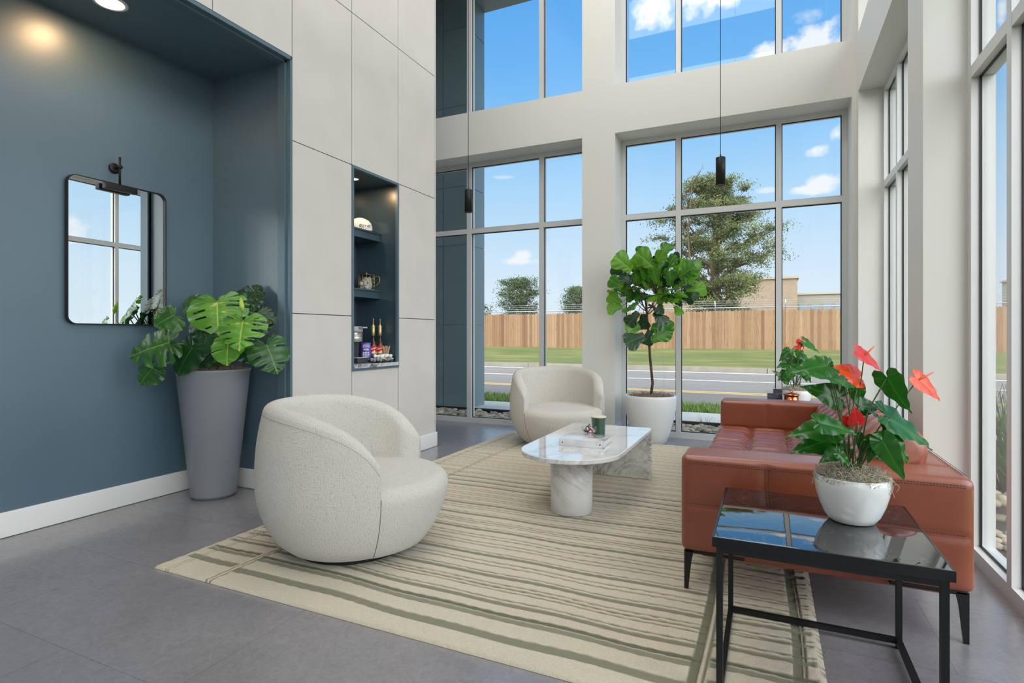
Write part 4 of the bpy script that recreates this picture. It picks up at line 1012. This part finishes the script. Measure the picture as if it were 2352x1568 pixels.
for i in range(135):
    a = random.uniform(0, 2*PI); el_ = random.uniform(-.55, 1.2); rr_ = random.uniform(.08, .37)
    dirv = Vector((math.cos(a)*math.cos(el_), math.sin(a)*math.cos(el_)*.7, math.sin(el_))); c_ = at(1503, 668, 6.12)+Vector((0, 0, -.02))+Vector((dirv.x*rr_*1.0, dirv.y*rr_*.8, dirv.z*rr_))
    e = c_+(dirv+Vector((random.uniform(-.4, .4), random.uniform(-.4, .4), random.uniform(-.1, .5)))).normalized()*random.uniform(.11, .165)
    if e.y > 6.6 or c_.y > 6.58: continue
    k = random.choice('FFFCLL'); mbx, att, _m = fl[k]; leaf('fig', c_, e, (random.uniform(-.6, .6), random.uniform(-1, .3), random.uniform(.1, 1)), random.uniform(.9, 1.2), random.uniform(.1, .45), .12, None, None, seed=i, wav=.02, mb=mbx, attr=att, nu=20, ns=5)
    h = near(c_); tk.tube([h, h.lerp(c_, .6)+Vector((0, 0, .01)), c_], .0022, 5)
child_world(tk.build('trunk', m_bark, fg), fg)
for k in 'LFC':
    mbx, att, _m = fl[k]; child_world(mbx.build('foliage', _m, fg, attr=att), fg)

# ---- anthuriums
def anthurium(name, x, y, z, label, leaves, flowers, D0, rootpx, sd):
    r = empty(name, (x, y, z)); tag(r, label, 'potted plant', 'potted anthuriums on the side tables')
    MB().lathe([(.062, 0), (.072, .003), (.088, .026), (.103, .062), (.1135, .1), (.1185, .135), (.1165, .158), (.114, .161), (.110, .158), (.110, .14), (.05, .135)], 48).build('pot', m_ceramic, r)
    MB().lathe([(0, .143), (.110, .143)], 32, cap=False).build('soil', m_soil, r)
    mb = MB(); mossy(mb, 0, 0, .148, .108, 2600, sd, .04, .045, .0007, .1)
    rn = random.Random(sd+5)
    for (a0, k_) in ((-.35, 9), (3.4, 7)):
        for _ in range(k_):
            a = a0+rn.uniform(-.16, .16); p = Vector((.105*math.cos(a), .105*math.sin(a), .165)); pts = [p.copy()]; p += Vector((math.cos(a), math.sin(a), .3))*.012
            for _q in range(6): pts.append(p.copy()); p = p+Vector((rn.uniform(-.01, .01), rn.uniform(-.01, .01), -rn.uniform(.002, .016)))
            mb.tube(pts, .0009, 4)
    k = mb.build('moss', m_moss, r); k['kind'] = 'stuff'
    st = MB(); rw = Vector((x, y, z+.15)); random.seed(sd)
    for i, (a, b, dd, n_, w_) in enumerate(leaves):
        A_ = at(*a, D0+dd); B_ = at(*b, D0+dd*1.15); child_world(leaf('anth', A_, B_, n_, w_, .28, .14, m_anth, r, 'leaf', 0, i, .012), r)
        q = rw+Vector((random.uniform(-.03, .03), random.uniform(-.03, .03), 0)); md = q.lerp(A_, .6)+Vector((0, 0, .03)); st.tube(cr([q, q.lerp(md, .5), md, A_], 8), .0024 if D0 < 3 else .003, 6)
    for i, (a, e0, e1, sp0, dd, mm, n_, w_) in enumerate(flowers):
        A_ = at(*a, D0+dd); f = empty('flower', (0, 0, 0)); f.parent = r; child_world(f, r)
        leaf('spathe', at(*e0, D0+dd), at(*e1, D0+dd-.02), n_, w_, .3, .12, mm, f, 'spathe', 0, i, .006)
        MB().tube([A_, A_.lerp(at(*sp0, D0+dd), .5), at(*sp0, D0+dd)], [.0036, .0034, .002], 8).build('spadix', m_spadix, f)
        q = rw+Vector((random.uniform(-.02, .02), random.uniform(-.02, .02), 0)); md = q.lerp(A_, .6)+Vector((0, 0, .02)); st.tube(cr([q, q.lerp(md, .5), md, A_], 8), .002, 6)
    child_world(st.build('stems', m_stemd, r), r); return r
AL = [((1898,840),(1816,848),0,(.1,-.7,.8),1.35),((1937,874),(1862,852),-.04,(0,-.5,.9),1.1),((1926,912),(1844,884),.04,(.1,-.9,.35),1.1),((1905,985),(1806,993),.0,(.1,-.6,.8),1.2),((1885,972),(1978,989),-.06,(0,-.7,.75),1.0),
 ((1906,1011),(1815,1033),.02,(.1,-.7,.7),1.15),((1936,1026),(1860,1032),.06,(0,-.6,.8),.9),((1924,1036),(1882,1061),-.04,(0,-.9,.4),1.2),((1927,1042),(1960,1076),-.08,(.2,-.9,.3),.8),
 ((2038,958),(2161,1022),.0,(.2,-.6,.8),1.05),((2031,994),(2103,1064),-.03,(.2,-.8,.6),1.15),((2028,1014),(2086,1111),-.08,(-.2,-.9,.5),.75),((2006,1028),(2049,1061),.03,(.1,-.7,.6),1.2),((1986,1003),(1978,1046),.03,(0,-1,.2),1.3),
 ((2006,1011),(1998,1067),-.02,(.3,-.9,.1),1.1),((1974,932),(2030,930),.06,(0,-.9,.5),1.2),((1968,893),(1974,941),.08,(.2,-1,0),1.1),((2038,866),(2086,957),-.05,(-.7,-.6,.4),1.0),((1996,941),(2036,968),.02,(0,-.5,.8),.7),((1905,838),(1908,818),.05,(.5,-.8,.1),1.6)]
AF = [((1985,817),(1970,806),(2036,848),(2008,795),0,m_spR,(.1,-.55,.8),1.0),((1954,863),(1974,866),(1914,838),(1950,842),.02,m_spO,(0,-.75,.65),1.25),((2107,873),(2103,866),(2172,917),(2144,855),.0,m_spO,(.1,-.7,.7),.95),
 ((1970,972),(1968,972),(1965,936),(1967,950),-.06,m_spRd,(.2,-1,.1),1.3),((1948,975),(1950,974),(1934,956),(1945,962),.03,m_spRd,(0,-1,.2),1.4)]
anthurium('potted_anthurium', .272, 2.30, .5415, 'orange flowering anthurium in a white bowl pot on the foreground black side table', AL, AF, 1.976, None, 61)
AL2 = [((1838,836),(1786,838),0,(.1,-.7,.7),1.3),((1808,872),(1776,850),0,(.1,-.9,.4),.9),((1804,856),(1787,874),0,(.1,-.9,.4),1.3),((1820,851),(1799,879),-.05,(.1,-.9,.4),1.1),((1842,846),(1856,879),-.05,(.1,-.9,.4),1.1),
 ((1852,846),(1882,868),0,(.1,-.8,.5),1.1),((1851,858),(1865,880),-.05,(.1,-.9,.3),.9),((1847,784),(1888,807),0,(.1,-.6,.7),1.0),((1812,806),(1789,829),0,(.1,-.9,.4),1.1),((1818,803),(1821,817),-.05,(.3,-.9,.4),1.8),
 ((1836,806),(1830,822),-.05,(.1,-.9,.4),1.6),((1840,815),(1862,826),0,(.1,-.7,.7),1.5),((1808,870),(1804,882),0,(.1,-.9,.3),1.6),((1822,826),(1785,838),.05,(.1,-.7,.7),1.2)]
AF2 = [((1839,784),(1840,782),(1838,800),(1842,772),0,m_spRd,(.2,-1,.1),1.5),((1832,800),(1834,798),(1818,804),(1828,792),0,m_spO,(0,-.8,.6),1.2)]
anthurium('potted_anthurium', .241, 5.62, .5415, 'small red flowering anthurium in a white pot behind the far sofa arm', AL2, AF2, 5.02, None, 71)
m_card = m_noise('navy printed card', col(34, 40, 54), col(74, 82, 98), 60, .5)
# copper canister and card holders on the far side table
cp = empty('copper_canister', (.190, 5.43, .5415)); tag(cp, 'polished copper lidded canister behind the far sofa arm', 'canister')
MB().lathe([(.055, 0), (.058, .003), (.058, .13)], 40).build('body', m_copper, cp)
mb = MB(); mb.lathe([(.064, .1305), (.066, .134), (.064, .139), (.045, .146), (.012, .150), (.008, .153)], 40); l_ = mb.build('lid', m_copper, cp)
ring = [(.011*math.cos(a), 0, .166+.012*math.sin(a)) for a in [2*PI*k/14 for k in range(15)]]; MB().tube(ring, .004, 6).build('lid_ring', m_copper, l_)
for k, (px, w_, h_, lb) in enumerate(((1772, .073, .15, 'smaller clear card holder with dark cards at the far sofa arm'), (1786, .077, .18, 'taller clear card holder with dark cards beside the copper canister'))):
    p = at(px, 900, 4.93+.06*k); r = empty('card_holder', (p.x, p.y+.18, .5415), R(8)); tag(r, lb, 'card holder', 'card holders')
    r.location = (at(px, 900, 4.86+.08*k).x, at(px, 900, 4.86+.08*k).y, .5415)
    MB().box(-w_/2, w_/2, -.028, -.025, 0, h_).build('front', m_clear, r); MB().box(-w_/2, w_/2, .025, .028, 0, h_+.02).build('rear', m_clear, r)
    MB().box(-w_/2+.004, w_/2-.004, -.008, .006, .003, h_-.004).build('cards', m_card, r)

# ------------------------------------------------------------------ mirror and picture light
MYc, MZc, MW, MH = 2.368, 1.752, .646, .97
mi = empty('wall_mirror', (XA+.012, MYc, MZc)); mi.rotation_euler = (0, 0, R(0)); tag(mi, 'rounded rectangular mirror with thin dark frame on the blue wall', 'mirror')
def rr2(w_, h_, r_, n=10):
    o = []
    for (cx, cz, a0) in ((w_/2-r_, h_/2-r_, 0), (-w_/2+r_, h_/2-r_, PI/2), (-w_/2+r_, -h_/2+r_, PI), (w_/2-r_, -h_/2+r_, 3*PI/2)):
        for k in range(n+1): a = a0+PI/2*k/n; o.append((cx+r_*math.cos(a), cz+r_*math.sin(a)))
    return o
def ringmesh(o1, o2, x0, x1):
    n = len(o1); V = [(x0, p[0], p[1]) for p in o1]+[(x1, p[0], p[1]) for p in o1]+[(x1, p[0], p[1]) for p in o2]+[(x0, p[0], p[1]) for p in o2]; F = []
    for j in range(4):
        for i in range(n): k = (i+1) % n; F.append((j*n+i, j*n+k, ((j+1) % 4)*n+k, ((j+1) % 4)*n+i))
    return V, F
MB().add(*ringmesh(rr2(MW, MH, .055), rr2(MW-.012, MH-.012, .05), 0, .024)).build('frame', m_blackmat, mi)
o_ = rr2(MW-.0125, MH-.0125, .05); n = len(o_)
m_mir = mat('silvered mirror', (.93, .95, .94, 1), .0, 1)
gl = MB().add([(.0, p[0], p[1]) for p in o_]+[(.006, p[0], p[1]) for p in o_], [tuple(range(n-1, -1, -1)), tuple(range(n, 2*n))]+[(i, (i+1) % n, n+(i+1) % n, n+i) for i in range(n)]).build('mirror_glass', m_mir, mi)
gl.location = (.011, 0, 0); gl.rotation_euler = (0, 0, R(1.5))
pl = empty('picture_light', (XA+.001, 2.345, 2.345)); tag(pl, 'dark metal picture light on the blue wall above the mirror', 'wall lamp')
RX = Matrix.Rotation(PI/2, 4, 'Y')
MB().lathe([(.036, 0), (.036, .008), (.028, .014), (.0, .014)], 32, RX).build('wall_plate', m_blackmat, pl)
MB().lathe([(.008, .0), (.008, .075)], 16, RX).build('arm', m_blackmat, pl)
MB().lathe([(.012, .055), (.012, .08), (.0, .08)], 16, RX).build('knob', m_blackmat, pl)
MB().lathe([(.007, -.13), (.007, .07)], 16, Matrix.Translation((.066, .0, 0))).build('rod', m_blackmat, pl)
MB().rbox(.045, .09, -.10, .105, -.165, -.125, .003, 2).build('lamp_bar', m_blackmat, pl)

# ------------------------------------------------------------------ lamps
def downlight(x, y, z, r_, e, label, grp=None):
    o = empty('recessed_light', (x, y, z)); tag(o, label, 'ceiling light', grp)
    MB().lathe([(r_, 0), (r_, -.004), (r_*.8, -.006), (r_*.8, 0)], 40, cap=False).build('trim_ring', m_plasw, o); MB().lathe([(0, -.003), (r_*.8, -.003)], 40, cap=False).build('lens', m_lamp, o)
    l = bpy.data.lights.new('downlight', 'AREA'); l.shape = 'DISK'; l.size = r_*1.4; l.energy = e; l.color = (1, .64, .32); q = bpy.data.objects.new('downlight', l); C.objects.link(q); q.location = (x, y, z-.012); return o
downlight(-3.71, 2.10, ZA, .095, 5, 'round recessed warm ceiling light above the mirror alcove')
downlight(-3.50, 4.10, NZ1, .045, 3.2, 'small recessed warm light in the top of the coffee niche')
def pendant(x, y, zb, label):
    o = empty('pendant_lamp', (x, y, zb)); tag(o, label, 'pendant lamp', 'black cylinder pendants')
    MB().lathe([(.036, .002), (.0425, 0), (.0425, .25), (.040, .253), (.006, .253)], 32).build('lamp_shade', m_blackmat, o)
    MB().lathe([(0, .01), (.036, .01)], 24, cap=False).build('lens', m_lampdim, o)
    MB().tube([(0, 0, .253), (0, 0, .28)], .006, 8).build('cord_grip', m_blackmat, o)
    MB().tube([(0, 0, .28), (0, 0, CEIL-zb-.03)], .003, 6).build('cord', m_blackmat, o); MB().lathe([(.06, CEIL-zb-.03), (.06, CEIL-zb-.001)], 24).build('canopy', m_blackmat, o)
pendant(-.392, 5.44, 2.57, 'black cylinder pendant lamp hanging before the big tree'); pendant(-3.05, 5.47, 2.57, 'black cylinder pendant lamp hanging near the panelled wall')

# ------------------------------------------------------------------ coffee niche
for k, (z, lb) in enumerate(((2.155, 'upper blue painted shelf holding the white hard hat'), (1.595, 'lower blue painted shelf holding the wire basket'))):
    s_ = empty('wall_shelf', (0, 0, 0)); tag(s_, lb, 'shelf', 'niche shelves'); s_.location = (xb, N0, z)
    MB().box(.001, ND-.21, .001, N1-N0-.001, -.045, .018).build('board', m_nblue, s_); MB().rbox(.001, ND-.195, .001, N1-N0-.001, .0185, .036, .003, 2).build('lip', m_nblue, s_)
SZ_1 = 2.155+.0365; SZ_2 = 1.595+.0365
ct_ = tag(MB().rbox(xb+.002, XP+.022, N0+.013, N1-.013, NZ0+.0045, NZ0+.038, .003, 2).build('countertop', m_marble4), 'grey marble slab counter at the bottom of the niche', 'countertop')
ZN = NZ0+.0385
# hard hat
hh = empty('hard_hat', (-3.585, 4.285, SZ_1), R(35)); hh.scale = (.9, .9, .95); tag(hh, 'white hard hat with black lettering on the upper niche shelf', 'hard hat')
mb = MB(); prof = [(.128, .0), (.128, .004), (.112, .012), (.112, .03), (.110, .06), (.100, .09), (.08, .115), (.05, .132), (.0, .138)]
mb.lathe(prof, 40, Matrix.Diagonal((1.15, .92, 1, 1))); mb.build('shell', m_plasw, hh)
mb = MB()
for y in (-.018, 0, .018): mb.tube([(.118*math.cos(a)*1.0, y, .012+.128*math.sin(a)) for a in [PI*k/16 for k in range(1, 16)]], .004, 6)
mb.build('ridges', m_plasw, hh)
mb = MB(); V = []; F = []
for i in range(21):
    a = -1.1+2.2*i/20
    for (q, z) in ((.128, .004), (.165*math.cos(a*.4), -.0+.002)): V.append((q*math.cos(a)*1.15, q*math.sin(a)*.92, z))
for i in range(20): F.append((2*i, 2*i+1, 2*i+3, 2*i+2))
mb.add(V, F, True).build('brim', m_plasw, hh)
wd = Matrix.Rotation(-R(35), 4, 'Z')
def hat_text(s, size, z, ang, r_, m=m_blackmat, bold=.0008, w_=1.0):
    for i, chh in enumerate(s):
        a = ang+(i-(len(s)-1)/2)*size*.66*w_/r_*1.0
        M_ = frame_m(Vector((r_*math.cos(a)*1.15*1.0, r_*math.sin(a)*.92, z)), (-math.sin(a), math.cos(a)*.9, 0), (-math.cos(a)*.25, -math.sin(a)*.25, 1))
        text(chh, size, m, hh, M_, .0008, 'lettering', w_, bold)
hat_text('GUILD', .034, .050, R(-62), .1125); hat_text('-----', .026, .026, R(-62), .1135, bold=.001)
# wire basket with coffee pods
bk = empty('wire_basket', (-3.55, 4.337, SZ_2)); tag(bk, 'gold wire basket mug with a black lid on the lower niche shelf', 'basket')
mb = MB(); rb = .078
for z in (.004, .04, .075, .11, .145): mb.tube([(rb*math.cos(a), rb*math.sin(a), z) for a in [2*PI*k/32 for k in range(33)]], .0018, 5)
for k in range(14): a = 2*PI*k/14; mb.tube([(rb*math.cos(a), rb*math.sin(a), .004), (rb*math.cos(a), rb*math.sin(a), .145)], .0016, 5)
for k in range(4): a = PI*k/4; mb.tube([(rb*math.cos(a), rb*math.sin(a), .004), (-rb*math.cos(a), -rb*math.sin(a), .004)], .0016, 5)
mb.build('wire_body', m_gold, bk)
hd = Vector((.97, .24, 0)); MB().tube(cr([tuple(hd*rb+Vector((0, 0, .125))), tuple(hd*(rb+.045)+Vector((0, 0, .13))), tuple(hd*(rb+.06)+Vector((0, 0, .09))), tuple(hd*(rb+.03)+Vector((0, 0, .05))), tuple(hd*rb+Vector((0, 0, .035)))], 20), .0025, 6).build('handle', m_gold, bk)
l_ = MB().lathe([(.082, .147), (.082, .151), (0, .158)], 32).build('lid', m_blackmat, bk); mb = MB(); sphere(mb, (0, 0, .163), .007, 12, 8); mb.build('lid_knob', m_gold, l_)
random.seed(8)
podspots = [(-.035, -.03, .025), (.03, -.035, .028), (.0, .035, .026), (-.04, .02, .06), (.03, .02, .064), (.0, -.03, .068), (.035, -.01, .10), (-.02, .0, .1), (-.035, -.045, .062)]
for k, (x, y, z) in enumerate(podspots):
    mb = MB().lathe([(.016, -.02), (.018, -.018), (.0225, .018), (.025, .019), (.025, .021), (0, .022)], 20); o = mb.build('coffee_pod', m_paperw)
    o.location = (-3.55+x*.85, 4.337+y*.85, SZ_2+z); o.rotation_euler = (random.uniform(-1.2, 1.2), random.uniform(-1.2, 1.2), 0); tag(o, 'white coffee pod inside the gold wire basket', 'coffee pod', 'pods in the wire basket')
# coffee maker, seen from its side
cm = empty('coffee_maker', (-3.43, 4.06, ZN)); tag(cm, 'steel and dark grey single cup coffee maker on the niche counter', 'coffee maker')
MB().rbox(-.12, .07, -.075, .075, 0, .045, .012, 4).build('drip_base', m_plas, cm)
MB().rbox(-.115, .065, -.07, .07, .0455, .052, .003, 2).build('drip_tray', m_greyp, cm)
MB().rbox(-.15, -.05, -.06, .06, .045, .30, .012, 4).build('column', m_plas, cm)
MB().lathe([(.066, .195), (.07, .20), (.07, .285)], 40, Matrix.Translation((-.03, 0, 0))).build('brew_head', m_steel, cm)
MB().lathe([(.072, .286), (.073, .30), (.072, .33), (.06, .336), (0, .336)], 40, Matrix.Translation((-.03, 0, 0))).build('top_cap', m_greyp, cm)
MB().rbox(.0, .095, -.03, .03, .318, .332, .005, 3).build('lid_handle', m_greyp, cm)
MB().rbox(-.13, -.06, .062, .105, .02, .28, .015, 4).build('water_tank', m_plas, cm)
for i, c_ in enumerate('KEURIG'):
    a = R(-25)+(i-2.5)*.21; M_ = frame_m(Vector((-.03+.0706*math.cos(a), .0706*math.sin(a), .245)), (-math.sin(a), math.cos(a), 0), (0, 0, 1)); text(c_, .017, m_plas, cm, M_, .0005, bold=.0003)
# syrup bottles
def bottle(x, y, rz, label):
    b = empty('syrup_bottle', (x, y, ZN), rz); b.scale = (.95, .95, .95); tag(b, label, 'bottle', 'syrup bottles with gold pumps')
    MB().lathe([(.032, 0), (.036, .004), (.036, .175), (.030, .195), (.016, .22), (.013, .245), (.0145, .25), (.0145, .262)], 32).build('glass', m_amber, b)
    lb = MB().lathe([(.0366, .06), (.0366, .165)], 32, cap=False).build('label', m_red, b)
    MB().lathe([(.0368, .05), (.0368, .085)], 32, cap=False).build('label_base', m_lblue, b); MB().lathe([(.0370, .083), (.0370, .103)], 32, cap=False).build('label_band', m_yel, b)
    mb = MB(); sphere(mb, (.0345, 0, .096), .014, 12, 8, (.25, 1, .8)); sphere(mb, (.0345, .01, .108), .009, 12, 8, (.25, 1, .8)); mb.build('label_fruit', m_paperw, b)
    MB().lathe([(.017, .262), (.017, .30), (.018, .335), (.016, .338), (.02, .345), (.018, .36), (.007, .378), (.0045, .38), (.0045, .42)], 24).build('pump', m_gold, b)
    MB().tube([(-.012, 0, .424), (.0, 0, .43), (.02, 0, .43), (.04, 0, .418), (.044, 0, .412)], [.006, .009, .006, .004, .003], 10).build('spout', m_gold, b)
    word = 'Torani'
    for i, c_ in enumerate(word):
        a = (i-2.3)*.31; M_ = frame_m(Vector((.0375*math.cos(a), .0375*math.sin(a), .136+.003*(i-2.5))), (-math.sin(a), math.cos(a), .15), (0, 0, 1)); text(c_, 0.026 if i else .038, m_paperw, b, M_, .0005, bold=.0006)
    return b
bottle(-3.44, 4.30, R(-50), 'red labelled syrup bottle with gold pump beside the purple pouch'); bottle(-3.42, 4.378, R(-50), 'red labelled syrup bottle with gold pump behind the stir sticks')
# purple pouch
pp = empty('coffee_pouch', (-3.45, 4.208, ZN), R(40)); pp.scale = (1, 1, 1.12); tag(pp, 'purple snack pouch with white print standing by the coffee maker', 'pouch')
V = []; F = []
for j in range(9):
    z = .165*j/8; th = .018*(1-(j/8)**1.5)+.001; w_ = .048*(1-.12*(j/8))
    V += [(-w_, -th, z), (0, -th*1.5, z), (w_, -th, z), (w_, th, z), (0, th*1.5, z), (-w_, th, z)]
for j in range(8):
    for i in range(6): k = (i+1) % 6; F.append((j*6+i, j*6+k, j*6+6+k, j*6+6+i))
F += [(5, 4, 3, 2, 1, 0), tuple(48+i for i in range(6))]
MB().add(V, F, True).build('bag', m_purple, pp)
# (print is too small to read in the photograph: lines of white lettering shapes)
mb = MB()
for (z, w_) in ((.145, .06), (.13, .066), (.112, .05), (.104, .044)): mb.box(-w_/2, w_/2, -.018-.012*(1-z/.165)-.004, -.017-.012*(1-z/.165)-.003, z-.003, z+.002)
for r_ in range(4):
    for c_ in range(4): mb.box(-.03+c_*.016, -.02+c_*.016, -.033+.006*r_*.5, -.031+.006*r_*.5, .02+r_*.018, .032+r_*.018)
mb.build('printing', m_paperw, pp)
# clear tray with packets, cup of stir sticks
tyx, tyy = -3.325, 4.285
ty = empty('clear_tray', (tyx, tyy, ZN)); tag(ty, 'clear plastic tray of creamers and packets on the marble counter', 'tray')
mb = MB(); mb.box(-.06, .06, -.13, .145, 0, .003); mb.box(-.06, -.057, -.13, .145, .003, .06); mb.box(.057, .06, -.13, .145, .003, .045); mb.box(-.057, .057, -.13, -.127, .003, .05); mb.box(-.057, .057, .142, .145, .003, .05); mb.build('tray_body', glass_mat('clear tray plastic', (.80, .83, .84), 1.6), ty)
random.seed(4)
for k in range(18):
    x = tyx-.035+.035*(k % 3); y = tyy-.105+.042*(k//3)
    if y > tyy+.06 and k % 3 == 0: continue
    if k % 4 != 3:
        mb = MB(); mb.lathe([(.009, -.013), (.0105, -.012), (.015, .009), (.0175, .010), (.0175, .012), (0, .013)], 14); o = mb.build('creamer_cup', m_paperw); lb, ct2 = 'white creamer cup in the clear tray', 'creamer'
        tag(o, lb, ct2, 'creamers in the clear tray')
    else:
        o = MB().rbox(-.014, .014, -.022, .022, -.003, .003, .002, 3).build('sugar_packet', m_yel if k == 3 else m_paperw); tag(o, 'yellow sugar packet at the left end of the clear tray' if k == 3 else 'white sugar packet among the creamers in the tray', 'packet', None if k == 3 else 'sugar packets in the clear tray')
    o.location = (x, y, ZN+.02+random.uniform(0, .012)); o.rotation_euler = (random.uniform(-.8, .8), random.uniform(-.8, .8), random.uniform(0, 3))
for k in range(9):
    mb = MB(); mb.lathe([(.009, -.013), (.0105, -.012), (.015, .009), (.0175, .010), (.0175, .012), (0, .013)], 14); o = mb.build('creamer_cup', m_paperw); o.location = (tyx-.01+.02*(k % 3), tyy-.09+.023*k, ZN+.052+random.uniform(0, .006)); o.rotation_euler = (random.uniform(-1.2, 1.2), random.uniform(-1.2, 1.2), 0); tag(o, 'white creamer cup in the clear tray', 'creamer', 'creamers in the clear tray')
sc_ = empty('stick_cup', (-3.352, 4.388, ZN+.0035)); tag(sc_, 'clear cup holding wooden stir sticks behind the tray', 'cup'); MB().lathe([(.022, 0), (.024, .002), (.028, .075), (.026, .075), (.022, .004), (0, .004)], 24).build('cup', m_clear, sc_)
for k in range(13):
    a = 2*PI*k/13; M_ = Matrix.Translation((-3.352+.010*math.cos(a), 4.388+.010*math.sin(a), ZN+.009)) @ Matrix.Rotation(.10+.04*(k % 3), 4, Vector((-math.sin(a), math.cos(a), 0))) @ Matrix.Rotation(k, 4, 'Z')
    o = MB().box(-.0035, .0035, -.0008, .0008, 0, .135+.006*(k % 3)).build('stir_stick', m_wood); o.matrix_world = M_; tag(o, 'pale wooden stir stick standing in the clear cup', 'stir stick', 'stir sticks in the cup')
